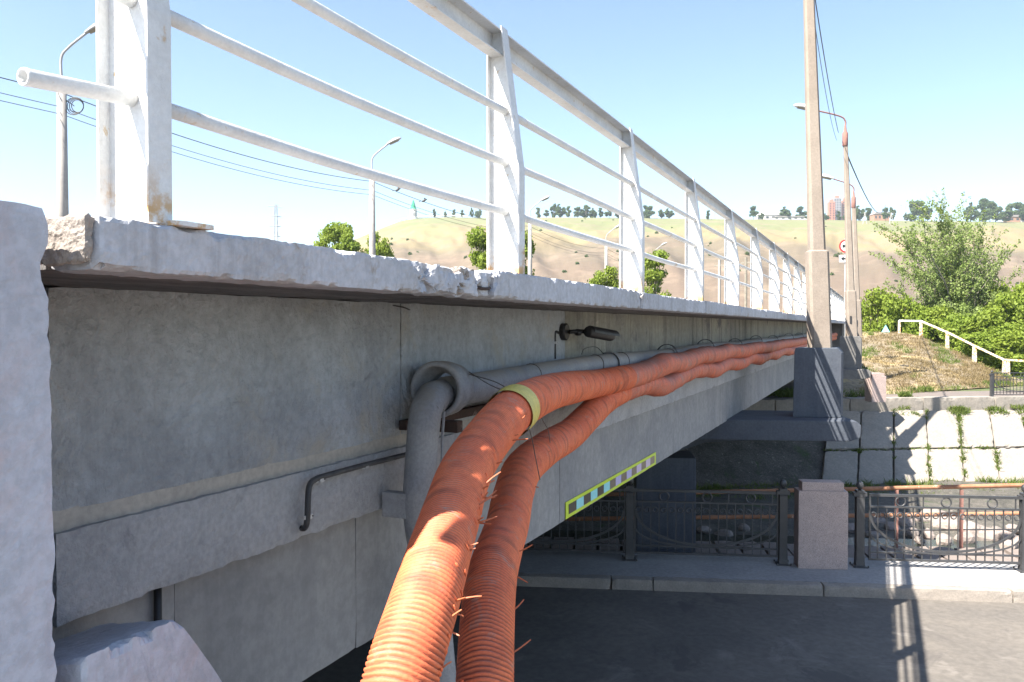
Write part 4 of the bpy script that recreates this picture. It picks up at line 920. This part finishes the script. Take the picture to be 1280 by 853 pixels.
def tree_proto(w_, h, z0, ncl, nleaf, size, m, seed, cone=0, trunk_r=.15, rmin=.14, rmax=.26):
    g = np.random.default_rng(seed); C, R = clumps(w_, h, z0, ncl, g, rmin, rmax, cone)
    cm = leafmesh('crown', leaves(C, R, nleaf, size, g=g, shell=.35), m)
    mb = MB(); mb.tube(crv([(0,0,-.3),(.05*w_*.3,0,h*.3),(0,.03*w_,h*.6),(0,0,h*.86)],4), list(np.linspace(trunk_r, trunk_r*.2, 13)), 7)
    for c in C[:12]:
        c = Vector(c); b = Vector((0,0,max(z0*.7, c.z*.55))); mb.tube([b, b.lerp(c,.5)+Vector((0,0,.04*h)), c], [trunk_r*.4, trunk_r*.25, trunk_r*.08], 5)
    tm = mb.mesh('trunk', M['bark'], True); return cm, tm
def plant(name, cm, tm, loc, label, cat, s=(1,1,1), rz=0, group=None):
    t = thing(name, label, cat, loc, group, rz, proto=True); t.scale = s; kid('crown', cm, t); kid('trunk' if 'tree' in name or 'poplar' in name else 'stem', tm, t); return t
# the tall poplar by the stair railing
def poplar():
    g = random.Random(5); base = at(1196, 440, 60); base.z = .3
    t = thing('poplar_tree', 'tall loose grey green poplar with upright shoots behind the white handrail', 'tree', base)
    tr = MB(); tips = []
    def br(p, d, L, r, lv):
        pts = [p]; 
        for k in range(5):
            d = (d + Vector((g.uniform(-.12,.12), g.uniform(-.12,.12), g.uniform(.0,.10 if lv < 2 else .06)))).normalized(); pts.append(pts[-1] + d*L/5)
        tr.tube(pts, list(np.linspace(r, r*.35, 6)), 6 if lv < 2 else 4, cap=False)
        if lv >= 1:
            for k in range(1 if lv > 1 else 3, 6): tips.append((pts[k], .30 if lv < 3 else .22))
        if lv < 3:
            n_ = (6 if lv == 0 else (5 if lv == 1 else 3))
            for j in range(n_):
                k = g.randint(1, 5); a = g.uniform(0, 6.28); sp = g.uniform(.45, .95) if lv < 2 else g.uniform(.5, 1.1)
                nd = (d + Vector((math.cos(a), math.sin(a), 0))*sp).normalized(); br(pts[k], nd, L*g.uniform(.45,.68), r*.5, lv+1)
    Z = Vector((0,0,0))
    for dx, dy, L in ((0,0,7.6),(-.55,.1,6.9),(.42,-.1,7.2),(-.95,.2,5.6),(.95,.2,5.6),(.15,.5,6.6),(-.2,-.5,6.2)):
        br(Z + Vector((dx*.5,dy*.5,0)), (Rv*dx*.42 + Fv*dy*.4 + Vector((0,0,1))).normalized(), L, .13, 0)
    tr.v = [(v[0]*.93+base.x, v[1]*.93+base.y, v[2]*.96+base.z) for v in tr.v]
    tr.build('trunk', M['bark'], t)
    C = np.array([list(p) for p, _ in tips]); R = np.array([[r, r, r*1.1] for _, r in tips])
    g2 = np.random.default_rng(8); C2 = np.array([[g2.normal()*1.7, g2.normal()*1.7, 1.6+4.2*g2.random()] for _ in range(46)]); R2 = np.full((46,3), .62)
    V = np.concatenate([leaves(C, R, 38000, .16, shell=.0, g=np.random.default_rng(2)), leaves(C2, R2, 13000, .16, shell=.0, g=g2)]); V = V*np.array([.93,.93,.96]) + np.array(base)
    me = leafmesh('crown', V, M['leafA']); link('crown', me, t)
    return len(tips)
poplar()
bushA = [tree_proto(4.2, 3.6, .3, 26, 7000, .17, M['leafB'], 11+i, rmin=.10, rmax=.2, trunk_r=.06) for i in range(3)]
bs = [(1098,455,49,3.6,'bright green bush just right of the far concrete poles'),(1122,450,51,3.2,'bright green bush behind the pale triangular marker'),(1150,452,50,2.7,'green bush behind the first posts of the white handrail'),
      (1176,462,49,2.5,'low green bush under the poplar behind the handrail'),(1205,470,46,2.9,'yellow green bush beneath the poplar crown'),(1232,476,45,3.1,'yellow green bush behind the middle of the handrail slope'),
      (1258,478,45,4.0,'large yellow green bush above the foot of the white handrail'),(1284,478,46,4.9,'tallest bush at the right edge of the photo'),(1240,470,52,4.4,'dark green bush right of the poplar'),(1222,478,43,1.9,'small bush at the lower right of the handrail'),(1276,480,43,2.4,'bush behind the far iron fence'),(1320,480,46,5,'bush past the right edge behind the far iron fence')]
for k, (u, v, d, h, lab) in enumerate(bs):
    p = at(u, 408, d*1.16); p.z = .3; cm, tm = bushA[k % 3]; hh = (h + (0 if d < 47 else .9))*1.16 + .5
    plant('green_bush', cm, tm, p, lab, 'bush', (1.1, 1.1, hh/3.6), k*1.1, 'bright green bushes by the embankment')
treeB = [tree_proto(5.5, 10, 3.0, 34, 9000, .26, M['leafB'], 31+i, rmin=.09, rmax=.19) for i in range(3)]
for k, (u, top, d, wd, lab) in enumerate(((418,275,75,1.0,'leafy green tree behind the deck at left, with the left street lamps'),(440,283,72,.7,'small leafy tree just left of the slender street lamp'),(474,283,68,.62,'small leafy tree just right of the slender street lamp'),(604,283,60,.75,'thin green tree behind the second railing post, left side'),(652,288,58,.62,'thin green tree behind the second railing post, right side'),(756,326,60,.62,'rounded green tree left of the third railing post'),(817,311,62,.72,'pointed green tree right of the third railing post'),(900,384,62,.45,'low green tree glimpsed between far railing posts'),(930,383,62,.45,'low yellow green tree glimpsed farther along the railing'))):
    p = at(u, 408, d); p.z = .3; cm, tm = treeB[k % 3]; H = (408-top)*d/FPX + EYE - .3
    plant('leafy_tree', cm, tm, p, lab, 'tree', (wd, wd, H/10), k*.9, 'trees beyond the far side of the bridge')
# trees on the ridge, one by one
ridge = [tree_proto(9, 11, 1.5, 22, 2300, 1.0, M['leafC'], 51+i, rmin=.10, rmax=.2, trunk_r=.25) for i in range(4)]
rt = [(543,263),(557,266),(568,264),(578,264),(590,262),(598,262),(672,262),(683,264),(692,258),(701,257),(711,260),(722,261),(732,259),(741,262),(750,262),(761,262),(772,264),(795,262),(806,260),(812,260),(826,264),(836,262),(885,265),(941,260),(952,268),(980,260),(1000,261),(1009,268),(1022,264),(1032,268),(1047,266),(1058,266),(1069,268),(1074,259),(1084,263),(1106,262),(1114,262),(1132,268),(1142,258),(1148,257),(1158,262),(1212,258),(1228,256),(1236,258),(1243,260),(1255,264),(1263,261),(1272,259),(1279,262),(1290,260)]
rng2 = random.Random(4); rt.sort(); ORD = {}; NUM = 'first second third fourth fifth sixth seventh eighth ninth tenth eleventh twelfth thirteenth fourteenth fifteenth sixteenth'.split()
SEGS = [(610, 'between the chapel and the second railing post'), (780, 'between the second and third railing posts'), (855, 'between the third and fourth railing posts'), (920, 'past the fourth railing post'), (1012, 'beside the white house'), (1125, 'behind the concrete lamp posts'), (1200, 'behind the poplar'), (2000, 'right of the poplar')]
for k, (u, top) in enumerate(rt):
    d = 640 + rng2.uniform(-12, 25); p = hill_p(u, d, False); H = (408-top)/FPX*d + EYE - p.z; cm, tm = ridge[k % 4]
    s = max(.5, H/11*(1.15 if u < 1125 else 1.3)); sw = s*rng2.uniform(.8, 1.25)
    if 540 < u < 600: sw *= .7
    seg_n = [q for q in SEGS if u < q[0]][0]; ORD[seg_n[1]] = ORD.get(seg_n[1], 0) + 1
    plant('ridge_tree', cm, tm, p, '%s skyline tree from the left, %s' % (NUM[ORD[seg_n[1]]-1], seg_n[1]), 'tree', (sw, sw, s), rng2.uniform(0, 6), 'trees along the hill skyline')
# shrubs on the slope, one mass too scattered to count
def scatter_leaf(name, pts, spread, n, size, m, h=1.0):
    g = np.random.default_rng(len(pts)); C = np.array([list(p) for p in pts]); R = np.array([[s*1.0, s*1.0, s*.9*h] for s in spread]); C[:,2] += np.array(spread)*.3
    o = link(name, leafmesh(name, leaves(C, R, n, size, g=g, shell=.0), m)); o['kind'] = 'stuff'; return o
g_ = random.Random(12); pts = []; sp = []
for k in range(100):
    u = g_.uniform(480, 1290); d = g_.uniform(260, 620) if g_.random() < .5 else g_.uniform(215, 330); pts.append(hill_p(u, d)); sp.append(g_.uniform(.3, 1.0))
scatter_leaf('hillside_shrubs', pts, sp, 9000, .55, M['leafC'])
# grass: blades as narrow faces
def blades(name, pts, n_each, spread, h, m, wd=.012):
    vs = []; g = np.random.default_rng(len(pts)*7+1); P = np.array([list(p) for p in pts]); n = len(P)*n_each
    B = np.repeat(P, n_each, 0) + np.concatenate([g.normal(size=(n,2))*spread, np.zeros((n,1))], 1)
    a = g.random(n)*6.28; dx = np.stack([np.cos(a), np.sin(a), np.zeros(n)], 1); h *= 1.2; wd *= 1.25; spread *= 1.2; hh = h*(.4+.9*g.random((n,1)))
    lean = np.stack([g.normal(size=n)*.45, g.normal(size=n)*.45, np.ones(n)], 1)
    V = np.stack([B-dx*wd, B+dx*wd, B+dx*wd*.6+lean*hh*.6, B+lean*hh*1.0 + np.array([0,0,-.1])*hh], 1).reshape(-1,3)
    o = link(name, leafmesh(name, V, m)); o['kind'] = 'stuff'; return o
g_ = random.Random(3); pts = []
for k in range(700):      # grass strip at the foot of the bank
    m_ = g_.uniform(2, 22); n_ = g_.uniform(19.2, 21.5); q = bf(m_, n_, -1.05)
    if noise.noise(Vector((m_*.7, n_*.7, 5))) > -.25: pts.append(q)
blades('bank_grass', pts, 22, .12, .2, M['grass'], .014)
pts = []
def jl(k, v0, v1, n, sp_=.04, h_=0):
    for _ in range(n): p = bankpt(k, g_.uniform(v0, v1)); pts.append(p + nrm*.03)
for k, v0, v1, n in ((0,.0,.5,26),(0,.85,1,5),(1,.1,1,34),(1,.8,1.0,18),(2,.15,.42,16),(-1,.3,.6,5),(-1,.9,1,3),(3,.1,.9,12),(4,.2,.9,14),(-2,.4,.5,4)): jl(k, v0, v1, n)
blades('joint_weeds', pts, 15, .045, .13, M['grass'], .012)
pts = []
for k, w0, w1, n in ((-3,0,3,34),(0,.3,2,22),(2,2,5.5,5)):
    for _ in range(n): pts.append(bankpt(k + g_.uniform(w0, w1), .462 + g_.uniform(-.012,.012)) + nrm*.02)
blades('row_weeds', pts, 12, .05, .07, M['grass'], .012)
pts = []
for lo, hi, n in ((.75,1.35,26),(1.9,5.5,95),(-.9,-.2,9)):
    for _ in range(n): pts.append(bankpt(g_.uniform(lo, hi), g_.uniform(.90, 1.02)) + nrm*.05)
blades('bank_top_weeds', pts, 20, .07, .14, M['grass'], .013)
pts = [bf(15.0 + g_.gauss(0, .12), 24.35, 1.12) for _ in range(14)] + [bf(g_.uniform(15.5,17.5), g_.uniform(26.5,26.9), 1.1) for _ in range(25)]
blades('kerb_weeds', pts, 24, .05, .2, M['grass'], .012)
pts = []; dry = []
for _ in range(1500):
    u = g_.uniform(1075, 1262); k = g_.random(); p = moundpt(u, k); q = noise.noise(Vector((u*.03, k*4, 2)))
    (pts if (q > .22 or k < .05 and g_.random() < .6) else dry).append(p)
blades('embankment_grass', pts, 12, .12, .16, M['grass'], .014)
blades('embankment_dry_grass', dry, 14, .16, .12, M['drygrass'], .013)
pts = [Vector(onZ(g_.uniform(1200,1290), g_.uniform(472,483), zk(1.05, KB))) for _ in range(320)]
blades('verge_grass', pts, 16, .2, .14, M['grass'], .014)
pts = [bf(g_.uniform(10.5,14.2), g_.uniform(24.9,27), 1.08) for _ in range(140)]
blades('shade_grass', pts, 20, .1, .25, M['grass'], .014)

# ================================================================ FAR BUILDINGS
def house(u, ybase, d, wd, h, dp, label, wm_, rm, cat='house', win=(4,1), roof_h=1.6, name='house', loc=None):
    p = loc or hill_p(u, d, False); t = thing(name, label, cat, p, rz=YAW, proto=True)
    MB().box((-wd/2, 0, -2), (wd/2, dp, h)).build('wall', wm_, t)
    MB().prism([(-wd/2-.4, h+.01), (wd/2+.4, h+.01), (wd/2-wd*.1, h+roof_h), (-wd/2+wd*.1, h+roof_h)], 'y', -.4, dp+.4).build('roof', rm, t)
    nx, nz = win; fh = h/nz
    for i in range(nx):
        for j in range(nz):
            x = -wd/2 + wd*(i+.5)/nx; z = fh*(j+.35); MB().box((x-wd/nx*.22, -.08, z), (x+wd/nx*.22, .02, z+fh*.4)).build('window', M['pane'], t)
    return t
# chapel
p = hill_p(517, 640, False); p.z += .3
ch = thing('hilltop_chapel', 'small white chapel with pointed green roof on the hilltop', 'chapel', p, proto=True)
MB().lathe([(3.4,-1),(3.4,.4),(2.75,.5),(2.75,6.4),(2.95,6.6),(2.95,7.0),(2.4,7.1)], 12).build('wall', M['chapel'], ch)
MB().lathe([(2.7,7.11),(1.9,9.2),(1.0,12.2),(.12,14.6),(.1,14.7)], 8).build('tent_roof', M['green'], ch)
MB().box((-.07,-.07,14.7),(.07,.07,16.2)).build('spire', M['steel'], ch)
for k in range(5):
    a = rad(-90-60+30*k)+YAW; MB().box((-.35,-.1,1.5),(.35,.1,4.2), fr=lambda x,y,z,a=a: Vector((2.73*math.cos(a)-x*math.sin(a)+y*math.cos(a), 2.73*math.sin(a)+x*math.cos(a)+y*math.sin(a), z))).build('window', M['towergrey'], ch)
rlw = thing('hilltop_wall', 'long low white wall on the hilltop beside the chapel', 'wall', hill_p(530, 645, False))
pts = [hill_p(u, 648, False)+Vector((0,0,.9)) for u in (500,515,535,560,585)]; MB().tube(pts, .55, 4).build('wall_run', M['chapel'], rlw)
house(966, 0, 655, 24, 4.2, 8, 'white low house with pale roof on the skyline left of the tall concrete pole', M['house'], M['signwhite'], win=(5,1), roof_h=2.6)
house(990, 0, 650, 30, 2.0, 3, 'long low pinkish outbuilding on the skyline beside the white house', M['house'], M['roof'], win=(6,1), roof_h=.8, name='outbuilding', cat='building')
def tower(u, d, wd, h, wm_, label, nx, nz):
    p = at(u, 275, d); t = thing('apartment_tower', label, 'building', (p.x, p.y, p.z-3), rz=YAW, proto=True)
    MB().box((-wd/2, 0, -6), (wd/2, wd*.8, h)).build('wall', wm_, t); MB().box((-wd*.25, wd*.1, h), (wd*.25, wd*.6, h+3)).build('roof_block', M['brick'], t)
    for i in range(nx):
        for j in range(nz):
            x = -wd/2+wd*(i+.5)/nx; z = 1+(h-2)*(j+.25)/nz; MB().box((x-wd/nx*.25,-.1,z),(x+wd/nx*.25,.05,z+(h-2)/nz*.5)).build('window', M['pane'], t)
tower(1040, 1000, 7.5, 25, M['brick'], 'narrow red brick apartment tower, left one of the hill towers', 2, 8)
tower(1047, 1010, 9, 30, M['towergrey'], 'grey fronted apartment tower with red top on the hill', 3, 9)
tower(1056, 1015, 6, 27, M['brick'], 'red apartment tower right of the grey fronted one', 2, 8)
house(1101, 0, 648, 12, 5.0, 8, 'brown brick house on the skyline left of the poplar', M['housebrown'], M['roof'], win=(4,1))
house(1267, 0, 648, 9, 4.0, 8, 'small reddish house among trees at the right end of the skyline', M['housebrown'], M['roof'], win=(2,1))
house(1274, 0, 652, 7, 4.4, 6, 'small dark roofed house at the far right end of the skyline', M['house'], M['roof'], win=(2,1))
# hillside utility poles and mast
for u, d, lab in ((1113, 560, 'wooden a-frame utility pole on the hillside left of the poplar'), (1080, 560, 'wooden a-frame utility pole on the hillside right of the concrete poles')):
    p = hill_p(u, d, False); t = thing('utility_pole', lab, 'utility pole', p, proto=True)
    for dx in (-1.6, 1.6): MB().tube([(dx*math.cos(YAW), dx*math.sin(YAW), -1), (0, 0, 8.5)], .16, 6).build('leg', M['house'], t)
    MB().box((-1.3,-.1,8.0),(1.3,.1,8.25)).build('crossarm', M['bark'], t)
for u, d, h, lab in ((1125, 645, 13, 'thin pole on the skyline left of the poplar'), (1131, 650, 14, 'second thin pole on the skyline beside the poplar'), (893, 645, 12, 'thin pole among skyline trees above far railing')):
    p = hill_p(u, d, False); t = thing('utility_pole', lab, 'utility pole', p, proto=True)
    MB().tube([(0,0,-1),(0,0,h)], .16, 6).build('pole', M['bark'], t); MB().box((-1.2,-.1,h-1),(1.2,.1,h-.8)).build('crossarm', M['bark'], t)
p = at(345, 300, 240); t = thing('power_pylon', 'pale lattice pylon with crossarms far away at left', 'pylon', (p.x, p.y, 0), rz=YAW)
bz, tz_ = at(345, 320, 240).z, at(345, 256, 240).z; b = Vector((p.x, p.y, 0))
for sx, sy in ((-1,-1),(1,-1),(1,1),(-1,1)):
    MB().tube([b+Rv*sx*1.0+Vector((0,sy*1.0,0)), b+Rv*sx*.25+Vector((0,sy*.25,tz_))], .09, 4).build('leg', M['lampgrey'], t)
for j, wv in enumerate((3.2, 2.4, 2.8, 2.0)):
    z = tz_ - .6 - j*2.9; MB().tube([b-Rv*wv*.5*(1 if j % 2 else 1.3)+Vector((0,0,z)), b+Rv*wv*.5*(1.3 if j % 2 else 1)+Vector((0,0,z))], .10, 4).build('crossarm', M['lampgrey'], t)
# brown utility poles glimpsed through the far railing
for u, d, yt, lab in ((899, 75, 325, 'pale pole glimpsed behind the fourth railing bay'), (932, 80, 322, 'brown wooden pole glimpsed through the far railing')):
    p = at(u, 408, d); t = thing('utility_pole', lab, 'utility pole', (p.x, p.y, .25)); tz_ = at(u, yt, d).z
    MB().tube([(p.x,p.y,.25),(p.x,p.y,tz_)], .13, 7).build('pole', M['bark'] if u > 920 else M['leftpole'], t)
    MB().box((p.x-.5,p.y-.06,tz_-.6),(p.x+.5,p.y+.06,tz_-.45)).build('crossarm', M['bark'], t)
# ================================================================ HAZE
hm = bpy.data.materials.new('haze'); hm.use_nodes = True; hn = hm.node_tree; hn.nodes.clear()
pv = hn.nodes.new("ShaderNodeVolumePrincipled"); pv.inputs["Density"].default_value = .00022; pv.inputs["Color"].default_value = (.80,.90,1,1); pv.inputs["Anisotropy"].default_value = .2
ho = hn.nodes.new("ShaderNodeOutputMaterial"); hn.links.new(pv.outputs[0], ho.inputs[1])
MB().box((-1900, -1900, -4.5), (1900, 1900, 178)).build('haze', hm, kind='stuff')
